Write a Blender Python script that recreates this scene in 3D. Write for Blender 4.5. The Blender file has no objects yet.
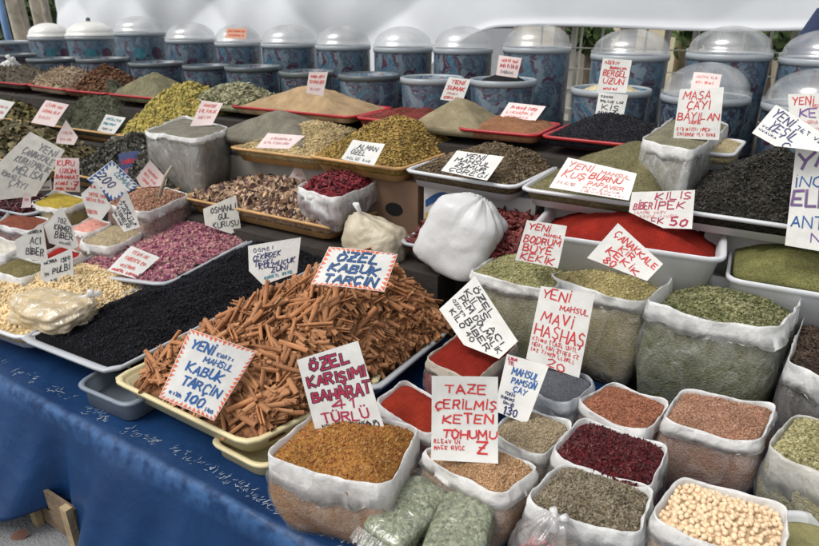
import bpy, math, random
import numpy as np
from mathutils import Vector, Matrix, Euler

random.seed(7)
rng = np.random.default_rng(7)
R = math.radians
S = bpy.context.scene
COL = S.collection

# ------------------------------------------------------------------ camera
PW, PH, FPX = 819.0, 546.0, 615.0
PITCH, YAW = R(22.64), R(31.6)
CAM = np.array([0.0, 0.0, 1.6])
FH = np.array([-math.sin(YAW), math.cos(YAW), 0.0])
RT = np.array([math.cos(YAW), math.sin(YAW), 0.0])
UP = np.array([0.0, 0.0, 1.0])
FW = FH * math.cos(PITCH) - UP * math.sin(PITCH)
UV = UP * math.cos(PITCH) + FH * math.sin(PITCH)

cd = bpy.data.cameras.new("camera")
cd.sensor_width = 36.0
cd.lens = 36.0 * FPX / PW
cd.clip_start = 0.05
cd.clip_end = 500.0
cd.dof.use_dof = True
cd.dof.focus_distance = 1.75
cd.dof.aperture_fstop = 5.6
cam = bpy.data.objects.new("camera", cd)
COL.objects.link(cam)
cam.location = Vector(CAM)
cam.rotation_euler = Vector(FW).to_track_quat('-Z', 'Y').to_euler()
S.camera = cam

# ------------------------------------------------------------------ world, sun, exposure
SUN_EL, SUN_DIR = R(58), Vector((-0.42, -0.62, 0.0)).normalized()
w = bpy.data.worlds.new("World")
S.world = w
w.use_nodes = True
nt = w.node_tree
sky = nt.nodes.new("ShaderNodeTexSky")
sky.sky_type = 'NISHITA'
sky.sun_disc = False
sky.sun_elevation = SUN_EL
sky.sun_rotation = math.atan2(SUN_DIR.x, SUN_DIR.y)
sky.dust_density = 4.0
sky.air_density = 1.0
sky.ozone_density = 1.0
hs = nt.nodes.new("ShaderNodeHueSaturation")
hs.inputs['Saturation'].default_value = 0.22      # thin overcast: a nearly white sky
nt.links.new(sky.outputs[0], hs.inputs['Color'])
nt.links.new(hs.outputs[0], nt.nodes['Background'].inputs[0])
nt.nodes['Background'].inputs[1].default_value = 0.15
sd = bpy.data.lights.new("sun", 'SUN')
sd.energy = 0.95
sd.angle = R(28)
sd.color = (1.0, 0.96, 0.9)
sun = bpy.data.objects.new("sun", sd)
COL.objects.link(sun)
sv = Vector((SUN_DIR.x * math.cos(SUN_EL), SUN_DIR.y * math.cos(SUN_EL), math.sin(SUN_EL)))
sun.rotation_euler = sv.to_track_quat('Z', 'Y').to_euler()
sun.location = (0, 0, 6)
vs = S.view_settings
vs.view_transform = 'Standard'
vs.look = 'None'
vs.gamma = 1.0
vs.use_curve_mapping = False
vs.exposure = 0.42

# ------------------------------------------------------------------ helpers
def ray(px, py):
    return FW * FPX + RT * (px - PW / 2) - UV * (py - PH / 2)

def at(px, py, z):                      # photo point -> world point at height z
    d = ray(px, py)
    return CAM + d * ((z - CAM[2]) / d[2])

def at_y(px, py, y):                    # photo point -> world point at depth y
    d = ray(px, py)
    return CAM + d * ((y - CAM[1]) / d[1])

def srgb(*c):
    o = []
    for v in c:
        v /= 255.0
        o.append(v / 12.92 if v <= 0.04045 else ((v + 0.055) / 1.055) ** 2.4)
    return tuple(o)

_ph = rng.uniform(0, 6.28, (10, 3))
_dr = rng.normal(size=(10, 3))
_dr /= np.linalg.norm(_dr, axis=1)[:, None]
def wob(x, y, z=0.0, s=1.0):            # cheap smooth noise, about -1..1
    x = np.asarray(x, float); y = np.asarray(y, float); z = np.asarray(z, float)
    r = 0
    for k in range(10):
        f = s * (1 + 0.37 * k)
        r = r + np.sin((x * _dr[k, 0] + y * _dr[k, 1] + z * _dr[k, 2]) * f * 6.28 + _ph[k, 0]) / (1 + 0.25 * k)
    return r / 3.2

def mesh_obj(name, V, F, mat, parent=None, loc=None, smooth=True):
    V = np.asarray(V, float)
    if parent is not None and loc is None:
        loc0 = np.array(parent['_o'])
        V = V - loc0
        loc = (0, 0, 0)
    elif loc is None:
        loc = np.array([(V[:, 0].min() + V[:, 0].max()) / 2, (V[:, 1].min() + V[:, 1].max()) / 2, V[:, 2].min()])
        V = V - loc
        o_at = loc
    else:
        V = V - np.array(loc)
    me = bpy.data.meshes.new(name)
    if isinstance(F, np.ndarray):
        n, k = F.shape
        me.vertices.add(len(V))
        me.vertices.foreach_set('co', V.ravel())
        me.loops.add(n * k)
        me.loops.foreach_set('vertex_index', F.ravel().astype(np.int32))
        me.polygons.add(n)
        me.polygons.foreach_set('loop_start', np.arange(0, n * k, k, dtype=np.int32))
        me.polygons.foreach_set('loop_total', np.full(n, k, dtype=np.int32))
        me.update(calc_edges=True)
        me.validate()
    else:
        me.from_pydata(V.tolist(), [], F)
    me.polygons.foreach_set('use_smooth', np.full(len(me.polygons), smooth))
    me.materials.append(mat)
    me.update()
    o = bpy.data.objects.new(name, me)
    COL.objects.link(o)
    o.location = loc
    if parent is not None:
        o.parent = parent
        o['_o'] = tuple(parent['_o'])
    else:
        o['_o'] = tuple(float(v) for v in loc)
    return o

def tag(o, label, cat, group=None, kind=None):
    o['label'] = label
    o['category'] = cat
    if group: o['group'] = group
    if kind: o['kind'] = kind
    return o

def empty(name, loc, label, cat, group=None):
    o = bpy.data.objects.new(name, None)
    o.empty_display_size = 0.05
    COL.objects.link(o)
    o.location = loc
    o['_o'] = tuple(float(v) for v in loc)
    return tag(o, label, cat, group)

class MB:
    def __init__(self): self.V = []; self.F = []
    def add(self, v, f):
        n = len(self.V)
        self.V += [tuple(p) for p in v]
        self.F += [tuple(i + n for i in q) for q in f]
    def box(self, a, b):
        x0, y0, z0 = a; x1, y1, z1 = b
        v = [(x0, y0, z0), (x1, y0, z0), (x1, y1, z0), (x0, y1, z0), (x0, y0, z1), (x1, y0, z1), (x1, y1, z1), (x0, y1, z1)]
        self.add(v, [(0, 3, 2, 1), (4, 5, 6, 7), (0, 1, 5, 4), (1, 2, 6, 5), (2, 3, 7, 6), (3, 0, 4, 7)])
    def tube(self, pts, r, n=8):
        pts = [np.array(p, float) for p in pts]
        rs = r if isinstance(r, (list, tuple)) else [r] * len(pts)
        v = []
        for i, p in enumerate(pts):
            t = pts[min(i + 1, len(pts) - 1)] - pts[max(i - 1, 0)]
            t = t / (np.linalg.norm(t) + 1e-9)
            a = np.cross(t, [0.3, 0.2, 0.93]); a /= np.linalg.norm(a) + 1e-9
            b = np.cross(t, a)
            for k in range(n):
                an = 2 * math.pi * k / n
                v.append(p + rs[i] * (math.cos(an) * a + math.sin(an) * b))
        f = []
        for i in range(len(pts) - 1):
            for k in range(n):
                k2 = (k + 1) % n
                f.append((i * n + k, i * n + k2, (i + 1) * n + k2, (i + 1) * n + k))
        f.append(tuple(range(n - 1, -1, -1)))
        f.append(tuple(range((len(pts) - 1) * n, len(pts) * n)))
        self.add(v, f)
    def lathe(self, prof, c, n=40):
        v = []
        for r_, z in prof:
            for k in range(n):
                a = 2 * math.pi * k / n
                v.append((c[0] + r_ * math.cos(a), c[1] + r_ * math.sin(a), c[2] + z))
        f = []
        for i in range(len(prof) - 1):
            for k in range(n):
                k2 = (k + 1) % n
                f.append((i * n + k, i * n + k2, (i + 1) * n + k2, (i + 1) * n + k))
        self.add(v, f)
    def build(self, name, mat, parent=None, smooth=False):
        return mesh_obj(name, self.V, self.F, mat, parent, smooth=smooth)

def rloop(quad, r=0.03, n=72):          # rounded outline of a quad, n points evenly spaced
    q = [np.array(p[:2], float) for p in quad]
    pts = []
    for i in range(4):
        p, a, b = q[i], q[i - 1], q[(i + 1) % 4]
        ra = min(r, 0.45 * np.linalg.norm(a - p)); rb = min(r, 0.45 * np.linalg.norm(b - p))
        A = p + (a - p) / np.linalg.norm(a - p) * ra
        B = p + (b - p) / np.linalg.norm(b - p) * rb
        for t in np.linspace(0, 1, 7):
            pts.append((1 - t) ** 2 * A + 2 * t * (1 - t) * p + t * t * B)
    pts = np.array(pts + [pts[0]])
    d = np.r_[0, np.cumsum(np.linalg.norm(np.diff(pts, axis=0), axis=1))]
    t = np.linspace(0, d[-1], n, endpoint=False)
    return np.c_[np.interp(t, d, pts[:, 0]), np.interp(t, d, pts[:, 1])]

def pq(corners, z):                     # four photo corners on the plane z
    return [at(x, y, z)[:2] for x, y in corners]

def rect(fl, fr, z, depth, skew=0.0):   # true rectangle from two front corners in the photo
    a, b = at(*fl, z)[:2], at(*fr, z)[:2]
    e = b - a; e /= np.linalg.norm(e)
    nrm = np.array([-e[1], e[0]]) + e * skew
    return [a, b, b + nrm * depth, a + nrm * depth]

def loft(secs, close_bottom=True, close_top=False):
    n = len(secs[0])
    V = np.concatenate(secs)
    F = []
    for i in range(len(secs) - 1):
        for k in range(n):
            k2 = (k + 1) % n
            F.append((i * n + k, i * n + k2, (i + 1) * n + k2, (i + 1) * n + k))
    if close_bottom: F.append(tuple(range(n - 1, -1, -1)))
    if close_top: F.append(tuple(range((len(secs) - 1) * n, len(secs) * n)))
    return V, F

# ------------------------------------------------------------------ materials
MATS = {}
def _new(name):
    m = bpy.data.materials.new(name)
    m.use_nodes = True
    t = m.node_tree
    return m, t, t.nodes, t.links, t.nodes['Principled BSDF']

def m_plain(name, c, rough=0.5, var=0.12, scale=8.0, bump=0.0, bscale=40.0, metal=0.0, coat=0.0):
    if name in MATS: return MATS[name]
    m, t, N, L, b = _new(name)
    tc = N.new("ShaderNodeTexCoord")
    nz = N.new("ShaderNodeTexNoise"); nz.inputs['Scale'].default_value = scale; nz.inputs['Detail'].default_value = 6
    L.new(tc.outputs['Object'], nz.inputs['Vector'])
    cr = N.new("ShaderNodeValToRGB")
    cr.color_ramp.elements[0].position = 0.3; cr.color_ramp.elements[1].position = 0.7
    cr.color_ramp.elements[0].color = (*[v * (1 - var) for v in c], 1)
    cr.color_ramp.elements[1].color = (*[min(1, v * (1 + var)) for v in c], 1)
    L.new(nz.outputs['Fac'], cr.inputs['Fac'])
    L.new(cr.outputs['Color'], b.inputs['Base Color'])
    b.inputs['Roughness'].default_value = rough
    b.inputs['Metallic'].default_value = metal
    b.inputs['Coat Weight'].default_value = coat
    if bump:
        n2 = N.new("ShaderNodeTexNoise"); n2.inputs['Scale'].default_value = bscale; n2.inputs['Detail'].default_value = 4
        L.new(tc.outputs['Object'], n2.inputs['Vector'])
        bp = N.new("ShaderNodeBump"); bp.inputs['Strength'].default_value = bump; bp.inputs['Distance'].default_value = 0.01
        L.new(n2.outputs['Fac'], bp.inputs['Height']); L.new(bp.outputs['Normal'], b.inputs['Normal'])
    MATS[name] = m
    return m

def m_grain(name, cols, scale=300.0, bump=0.6, rough=0.85, island=False, blotch=0.25):
    """granular goods: cell colours picked from cols, plus slow blotches; island -> one colour per loose piece"""
    if name in MATS: return MATS[name]
    cols = [tuple(0.97 * v + 0.03 * (.25 * c[0] + .65 * c[1] + .1 * c[2]) for v in c) for c in cols]
    m, t, N, L, b = _new(name)
    tc = N.new("ShaderNodeTexCoord")
    cr = N.new("ShaderNodeValToRGB")
    cr.color_ramp.interpolation = 'LINEAR'
    els = cr.color_ramp.elements
    while len(els) < len(cols): els.new(0.5)
    for i, c in enumerate(cols):
        els[i].position = 0.08 + 0.84 * i / max(1, len(cols) - 1)
    for i, c in enumerate(cols):
        els[i].color = (*c, 1)
    if island:
        g = N.new("ShaderNodeNewGeometry")
        L.new(g.outputs['Random Per Island'], cr.inputs['Fac'])
        src = cr.outputs['Color']
        nz = N.new("ShaderNodeTexNoise"); nz.inputs['Scale'].default_value = scale
        L.new(tc.outputs['Object'], nz.inputs['Vector'])
        hgt = nz.outputs['Fac']
    else:
        vo = N.new("ShaderNodeTexVoronoi"); vo.inputs['Scale'].default_value = scale
        L.new(tc.outputs['Object'], vo.inputs['Vector'])
        sp = N.new("ShaderNodeSeparateColor")
        L.new(vo.outputs['Color'], sp.inputs['Color'])
        L.new(sp.outputs[0], cr.inputs['Fac'])
        src = cr.outputs['Color']
        hgt = vo.outputs['Distance']
    bl = N.new("ShaderNodeTexNoise"); bl.inputs['Scale'].default_value = 14.0; bl.inputs['Detail'].default_value = 5
    L.new(tc.outputs['Object'], bl.inputs['Vector'])
    mr = N.new("ShaderNodeMapRange"); mr.inputs[1].default_value = 0.3; mr.inputs[2].default_value = 0.7
    mr.inputs[3].default_value = 1 - blotch; mr.inputs[4].default_value = 1 + blotch
    L.new(bl.outputs['Fac'], mr.inputs[0])
    mx = N.new("ShaderNodeVectorMath"); mx.operation = 'SCALE'
    L.new(src, mx.inputs[0]); L.new(mr.outputs[0], mx.inputs['Scale'])
    L.new(mx.outputs[0], b.inputs['Base Color'])
    b.inputs['Roughness'].default_value = rough
    b.inputs['Specular IOR Level'].default_value = 0.25 if rough < .84 else .08
    bp = N.new("ShaderNodeBump"); bp.inputs['Strength'].default_value = bump; bp.inputs['Distance'].default_value = 0.004
    if not island: bp.invert = True
    L.new(hgt, bp.inputs['Height']); L.new(bp.outputs['Normal'], b.inputs['Normal'])
    MATS[name] = m
    return m

def m_film(name, fac=0.25, col=(0.8, 0.82, 0.82), rough=0.22, crinkle=0.5, scale=14.0):
    """clear plastic film: mostly see-through, whitish where it folds, glossy"""
    if name in MATS: return MATS[name]
    m, t, N, L, b = _new(name)
    tc = N.new("ShaderNodeTexCoord")
    mp = N.new("ShaderNodeMapping"); mp.inputs['Scale'].default_value = (1, 1, 0.55)
    L.new(tc.outputs['Object'], mp.inputs['Vector'])
    nz = N.new("ShaderNodeTexNoise"); nz.inputs['Scale'].default_value = scale; nz.inputs['Detail'].default_value = 5
    nz.inputs['Distortion'].default_value = 1.2
    L.new(mp.outputs[0], nz.inputs['Vector'])
    mr = N.new("ShaderNodeMapRange"); mr.inputs[1].default_value = 0.35; mr.inputs[2].default_value = 0.75
    mr.inputs[3].default_value = fac * 0.55; mr.inputs[4].default_value = min(1, fac * 1.9)
    L.new(nz.outputs['Fac'], mr.inputs[0])
    b.inputs['Base Color'].default_value = (*col, 1)
    b.inputs['Roughness'].default_value = rough
    bp = N.new("ShaderNodeBump"); bp.inputs['Strength'].default_value = crinkle; bp.inputs['Distance'].default_value = 0.02
    L.new(nz.outputs['Fac'], bp.inputs['Height']); L.new(bp.outputs['Normal'], b.inputs['Normal'])
    tr = N.new("ShaderNodeBsdfTransparent")
    gl = N.new("ShaderNodeBsdfGlossy"); gl.inputs['Roughness'].default_value = rough
    L.new(bp.outputs['Normal'], gl.inputs['Normal'])
    m1 = N.new("ShaderNodeMixShader"); m2 = N.new("ShaderNodeMixShader")
    m2.inputs[0].default_value = 0.11
    L.new(mr.outputs[0], m1.inputs[0]); L.new(tr.outputs[0], m1.inputs[1]); L.new(b.outputs[0], m1.inputs[2])
    L.new(m1.outputs[0], m2.inputs[1]); L.new(gl.outputs[0], m2.inputs[2])
    L.new(m2.outputs[0], N['Material Output'].inputs[0])
    MATS[name] = m
    return m

def m_cuff(name, col=(0.88, 0.88, 0.86), see=0.17, bstr=0.6):
    """milky plastic or woven sack cloth: white with light coming through"""
    if name in MATS: return MATS[name]
    m, t, N, L, b = _new(name)
    tc = N.new("ShaderNodeTexCoord")
    nz = N.new("ShaderNodeTexNoise"); nz.inputs['Scale'].default_value = 30; nz.inputs['Detail'].default_value = 6
    nz.inputs['Distortion'].default_value = 0.5
    L.new(tc.outputs['Object'], nz.inputs['Vector'])
    vo = N.new("ShaderNodeTexVoronoi"); vo.inputs['Scale'].default_value = 26; vo.distance = 'CHEBYCHEV'
    mpv = N.new("ShaderNodeMapping"); mpv.inputs['Scale'].default_value = (1, 1, .6); mpv.inputs['Rotation'].default_value = (.4, .5, .7)
    L.new(tc.outputs['Object'], mpv.inputs['Vector']); L.new(mpv.outputs[0], vo.inputs['Vector'])
    hm = N.new("ShaderNodeMath"); hm.operation = 'ADD'; L.new(nz.outputs['Fac'], hm.inputs[0]); L.new(vo.outputs['Distance'], hm.inputs[1])
    b.inputs['Base Color'].default_value = (*col, 1)
    b.inputs['Roughness'].default_value = 0.34
    bp = N.new("ShaderNodeBump"); bp.inputs['Strength'].default_value = bstr; bp.inputs['Distance'].default_value = 0.010
    L.new(hm.outputs[0], bp.inputs['Height']); L.new(bp.outputs['Normal'], b.inputs['Normal'])
    tl = N.new("ShaderNodeBsdfTranslucent"); tl.inputs[0].default_value = (*col, 1)
    mx = N.new("ShaderNodeMixShader"); mx.inputs[0].default_value = 0.3
    L.new(b.outputs[0], mx.inputs[1]); L.new(tl.outputs[0], mx.inputs[2])
    tp = N.new("ShaderNodeBsdfTransparent"); m3 = N.new("ShaderNodeMixShader")
    mr = N.new("ShaderNodeMapRange"); mr.inputs[1].default_value = .35; mr.inputs[2].default_value = .7; mr.inputs[3].default_value = see * 1.7; mr.inputs[4].default_value = see * .4
    L.new(nz.outputs['Fac'], mr.inputs[0]); L.new(mr.outputs[0], m3.inputs[0])
    L.new(mx.outputs[0], m3.inputs[1]); L.new(tp.outputs[0], m3.inputs[2])
    L.new(m3.outputs[0], N['Material Output'].inputs[0])
    MATS[name] = m
    return m

FILM = m_film("clear_film", 0.11, rough=.15, crinkle=.8, scale=20)
FILM_MILK = m_film("milky_film", 0.26, crinkle=.7, scale=18)
FILM_DOME = m_film("dome_plastic", 0.30, (0.55, 0.56, 0.55), 0.14, 0.05, 4.0)
CUFF = m_cuff("white_plastic_cuff")
CUFF_CREAM = m_cuff("cream_sack_cuff", (0.66, 0.6, 0.5))
CUFF_GREY = m_cuff("grey_plastic_cuff", (0.5, 0.53, 0.56))
CARD = m_plain("card", (0.67, 0.66, 0.62), 0.6, 0.08, 18, .15, 40)
CARD_OLD = m_plain("old_card", (0.55, 0.53, 0.47), 0.7, 0.12, 25)
CARD_PINK = m_plain("pinkish_card", (0.72, 0.60, 0.57), 0.7, 0.06, 25)
P_WHITE = m_plain("white_plastic", (0.55, 0.56, 0.57), 0.35, 0.06, 6)
P_GREY = m_plain("grey_plastic", (0.36, 0.38, 0.40), 0.35, 0.08, 6)
P_CREAM = m_plain("cream_plastic", (0.60, 0.52, 0.30), 0.4, 0.1, 8)
P_RED = m_plain("red_plastic", (0.36, 0.015, 0.02), 0.35, 0.15, 8)
P_TAN = m_plain("tan_wood", (0.48, 0.28, 0.11), 0.55, 0.2, 14)
INK = {k: m_plain("ink_" + k, v, 0.5, 0.25, 60) for k, v in dict(
    red=(0.55, 0.03, 0.03), black=(0.025, 0.025, 0.03), blue=(0.02, 0.10, 0.30), navy=(0.02, 0.03, 0.12),
    pink=(0.62, 0.16, 0.14), crimson=(0.38, 0.02, 0.06), purple=(0.16, 0.07, 0.25), orange=(0.70, 0.14, 0.06),
    grey=(0.18, 0.18, 0.19), pale=(0.58, 0.26, 0.25), teal=(0.05, 0.22, 0.30)).items()}

# ------------------------------------------------------------------ loose pieces
def _octa(a=1, b=1, c=1):
    v = np.array([(a, 0, 0), (-a, 0, 0), (0, b, 0), (0, -b, 0), (0, 0, c), (0, 0, -c)], float)
    f = np.array([(0, 2, 4), (2, 1, 4), (1, 3, 4), (3, 0, 4), (2, 0, 5), (1, 2, 5), (3, 1, 5), (0, 3, 5)])
    return v, f
def _sub(v, f):
    v = [tuple(p) for p in v]; ed = {}; nf = []
    def mid(i, j):
        k = (min(i, j), max(i, j))
        if k not in ed:
            ed[k] = len(v); v.append(tuple((np.array(v[i]) + np.array(v[j])) / 2))
        return ed[k]
    for a, b, c in f:
        ab, bc, ca = mid(a, b), mid(b, c), mid(c, a)
        nf += [(a, ab, ca), (ab, b, bc), (ca, bc, c), (ab, bc, ca)]
    v = np.array(v)
    return v / np.linalg.norm(v, axis=1)[:, None], np.array(nf)
_sph = _sub(*_octa())
def _leaf():
    xs = np.linspace(-1, 1, 4); v = []; f = []
    for i, x in enumerate(xs):
        wd = (0.35, 0.62, 0.5, 0.12)[i]; zz = -0.35 * x * x
        v += [(x, -wd, zz), (x, wd, zz + 0.15)]
    for i in range(3):
        a = 2 * i
        f += [(a, a + 2, a + 3), (a, a + 3, a + 1)]
    return np.array(v), np.array(f)
TPL = dict(seed=_octa(1, 0.42, 0.36), chip=_octa(1, 0.7, 0.3), bit=_octa(1, 0.85, 0.7), ball=_sph,
           bean=(_sph[0] * np.array([1, 0.78, 0.72]), _sph[1]), leaf=_leaf(), needle=_octa(1, 0.13, 0.11),
           pod=(_sph[0] * np.array([1, 0.26, 0.2]) + np.c_[0 * _sph[0][:, 0], 0.35 * _sph[0][:, 0] ** 2, 0 * _sph[0][:, 0]], _sph[1]))

def rand_rot(n, flat=0.5):
    """random rotations whose long axes lie close to the surface when flat is small"""
    az = rng.uniform(0, 6.283, n); el = rng.normal(0, flat, n); ro = rng.uniform(0, 6.283, n) if flat > 0.6 else rng.normal(0, 0.9, n)
    ca, sa, ce, se, cr, sr = np.cos(az), np.sin(az), np.cos(el), np.sin(el), np.cos(ro), np.sin(ro)
    X = np.c_[ca * ce, sa * ce, se]
    Y0 = np.c_[-sa, ca, 0 * az]; Z0 = np.cross(X, Y0)
    Y = Y0 * cr[:, None] + Z0 * sr[:, None]; Z = np.cross(X, Y)
    return np.stack([X, Y, Z], axis=2)

def scatter(P, kind, size, jit=0.35, flat=0.5):
    tv, tf = TPL[kind]
    n = len(P)
    M = rand_rot(n, flat)
    sc = size * rng.uniform(1 - jit, 1 + jit, n)
    v = np.einsum('nij,kj->nki', M, tv) * sc[:, None, None] + P[:, None, :]
    f = tf[None] + (np.arange(n) * len(tv))[:, None, None]
    return v.reshape(-1, 3), f.reshape(-1, 3)

class Mound:
    """a heap of goods over an outline; can be sampled for loose pieces"""
    def __init__(s, loop, ze, h, p=1.7, peak=(0, 0), lump=0.006, ls=9.0, tilt=None):
        s.loop = np.asarray(loop); s.ze = ze; s.h = h; s.p = p; s.lump = lump; s.ls = ls; s.tilt = tilt
        c = s.loop.mean(0)
        ext = (s.loop.max(0) - s.loop.min(0)) / 2
        s.c = c + np.array(peak) * ext
    def pt(s, rho, th):
        n = len(s.loop); t = (np.asarray(th) % 1.0) * n
        i = np.floor(t).astype(int) % n; fr = (t - np.floor(t))[:, None]
        e = s.loop[i] * (1 - fr) + s.loop[(i + 1) % n] * fr
        xy = s.c * (1 - rho[:, None]) + e * rho[:, None]
        ed = np.clip((1 - rho) * 6, 0, 1)
        z = s.ze + s.h * (1 - rho ** s.p) + s.lump * ed * (wob(xy[:, 0], xy[:, 1], 0.3, s.ls) + 0.5 * wob(xy[:, 1], xy[:, 0], 1.7, s.ls * 2.7))
        if s.tilt: z = z + s.tilt[1] * (xy[:, 1] - s.tilt[0])
        return np.c_[xy, z]
    def build(s, name, mat, label, cat, skirt=0.03, K=30, group=None):
        n = len(s.loop); th = np.arange(n) / n
        secs = [s.pt(np.full(n, 0.004), th)] + [s.pt(np.full(n, k / K), th) for k in range(1, K + 1)]
        low = secs[-1].copy(); c = s.loop.mean(0)
        low[:, :2] = c + (low[:, :2] - c) * 0.97
        low[:, 2] -= skirt
        secs.append(low)
        V, F = loft(secs[::-1], True, True)
        s.o = tag(mesh_obj(name, V, F, mat), label, cat, group)
        return s
    def sample(s, n, lo=0.0, hi=0.985):
        rho = np.sqrt(rng.uniform(lo * lo, hi * hi, n)); return s.pt(rho, rng.uniform(0, 1, n))
    def grains(s, part, kind, n, size, mat, flat=0.5, lift=0.3, jit=0.35, hi=0.962):
        P = s.sample(n, 0, hi); P[:, 2] += size * lift * rng.uniform(0.2, 1.4, n)
        V, F = scatter(P, kind, size, jit, flat)
        o = mesh_obj(part, V, F, mat, s.o, smooth=kind in ('ball', 'bean', 'leaf', 'pod'))
        o['kind'] = 'stuff'
        return o

def shrink(loop, s):
    c = loop.mean(0); return c + (loop - c) * s

# ------------------------------------------------------------------ trays
def tray(quad, z, mat, label, depth=0.07, r=0.05, tilt=None, name="tray", group="plastic trays of goods", rimw=0.017, cat="tray"):
    lp = rloop(quad, r, 64); c = lp.mean(0)
    ext = np.linalg.norm(lp - c, axis=1).mean()
    k = rimw / ext
    prof = [(0.86, -depth), (0.965 - k, -0.012), (1 - 0.15 * k, -0.013), (1.0, -0.004), (1 - 0.3 * k, 0.0), (1 - k * 0.85, 0.0), (1 - k * 1.1, -0.004), (0.87, -depth + 0.005)]
    secs = []
    for s_, dz in prof:
        q = shrink(lp, s_)
        zz = np.full(len(q), z + dz)
        if tilt: zz = zz + tilt[1] * (q[:, 1] - tilt[0])
        secs.append(np.c_[q, zz])
    V, F = loft(secs, True, True)
    return tag(mesh_obj(name, V, F, mat, smooth=True), label, cat, group)

def tub(quad, z, mat, label, depth=0.16, group="deep plastic tubs"):
    lp = rloop(quad, 0.05, 64); c = lp.mean(0)
    prof = [(0.86, -depth), (0.94, -0.025), (0.97, -0.02), (1.0, -0.012), (1.0, -0.002), (0.985, 0.0), (0.95, -0.002), (0.93, -0.012), (0.86, -depth + 0.006)]
    secs = [np.c_[shrink(lp, s_), np.full(len(lp), z + dz)] for s_, dz in prof]
    V, F = loft(secs, True, True)
    return tag(mesh_obj("tub", V, F, mat), label, "tub", group)

# ------------------------------------------------------------------ open bags with a rolled cuff
def bag(corners, z, label, zb=0.47, cuff=0.05, cmat=None, film=None, r=0.032, seed=0, bulge=0.02, fill_drop=0.010, h=0.03, world=False, group="open plastic bags of spice", crump=1.4, thick=0.008):
    q = corners if world else pq(corners, z)
    lp = rloop(q, r, 96); c = lp.mean(0); n = len(lp)
    hgt = z - zb
    d = lp - c
    rad = np.linalg.norm(d, axis=1, keepdims=True)
    nr = d / rad
    cor = np.clip((rad[:, 0] - rad.min()) / (rad.max() - rad.min() + 1e-9), 0, 1) ** 2      # 1 at the corners
    def sec(off, zz, amp, sd, zamp=0.0):
        ww = wob(lp[:, 0], lp[:, 1], sd + 7.3 * seed, 4.5) * amp * crump
        ww = ww + (0.35 - np.abs(wob(lp[:, 1], lp[:, 0], 1.7 * sd + seed, 9.0))) * amp * 0.8 * crump + .22 * amp * wob(lp[:, 0], lp[:, 1], sd * .3 + seed, 22.0)
        p = lp + nr * (off + ww[:, None])
        z2 = zz + zamp * crump * (wob(lp[:, 0], lp[:, 1], 3.1 + seed, 4.0) + 1.6 * cor - .5)
        return np.c_[p, z2 + np.zeros(n)]
    root = empty("plastic_bag", (c[0], c[1], zb), label, "bag", group)
    # body film, a little outside the goods it holds
    secs = []
    for t in np.linspace(0, 1, 14):
        zz = zb + t * (hgt - 0.006)
        off = bulge * math.sin(math.pi * min(1, t * 1.05)) - 0.03 * (1 - t) ** 2 + 0.001
        secs.append(sec(off, zz, 0.0030, t * 0.5 + .2))
    V, F = loft(secs, True)
    mesh_obj("bag_body", V, F, film or FILM, root)
    # cuff: inside up over the rim and down outside
    prof = [(-0.010, -0.06, .001), (-0.006, -0.03, .002), (-0.0025, -0.006, .003), (-0.0008, 0.0, .0035), (0.0008, -0.0006, .0035), (0.0025, -0.008, .0035),
            (0.006, -cuff * 0.5, .004), (0.009, -cuff * .9, .004), (0.007, -cuff * .9 + 0.002, .004)]
    hemn = cuff * .16 * (wob(lp[:, 0], lp[:, 1], 8.8 + seed, 8.0) - .8 * np.abs(wob(lp[:, 1], lp[:, 0], 2.2 + seed, 13.0)))
    secs = [sec(o_, z + dz, a_, 0.7 + dz * 4, 0.0042 if i < 7 else .004) for i, (o_, dz, a_) in enumerate(prof)]
    for k_ in (7, 8): secs[k_][:, 2] += hemn
    V, F = loft(secs, False)
    mesh_obj("cuff", V, F, cmat or CUFF, root)
    # outline for the goods
    gl = lp + nr * (-0.006)
    return dict(loop=gl, z=z - fill_drop, zb=zb, h=h, lp=lp, root=root, bulge=bulge, hgt=hgt, nr=nr)

def fill(b, name, mat, label, cat, h=None, p=2.0, peak=(0, 0), lump=0.003, ls=12.0, drop=0.0):
    """goods filling a bag right down to its base: sides and top in one mesh"""
    m = Mound(b['loop'], b['z'] - drop, b['h'] if h is None else h, p, peak, lump, ls)
    n = len(m.loop); th = np.arange(n) / n; K = 26
    top = [m.pt(np.full(n, 0.004), th)] + [m.pt(np.full(n, k / K), th) for k in range(1, K + 1)]
    side = []
    zt = b['z'] - drop
    for t in np.linspace(0.96, 0.02, 8):
        off = b['bulge'] * math.sin(math.pi * min(1, t * 1.05)) - 0.03 * (1 - t) ** 2 - 0.0055
        zz = b['zb'] + t * (zt - b['zb'])
        side.append(np.c_[b['lp'] + b['nr'] * off, np.full(n, zz)])
    V, F = loft((top + side)[::-1], True, True)
    m.o = tag(mesh_obj(name, V, F, mat), label, cat)
    return m

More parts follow.
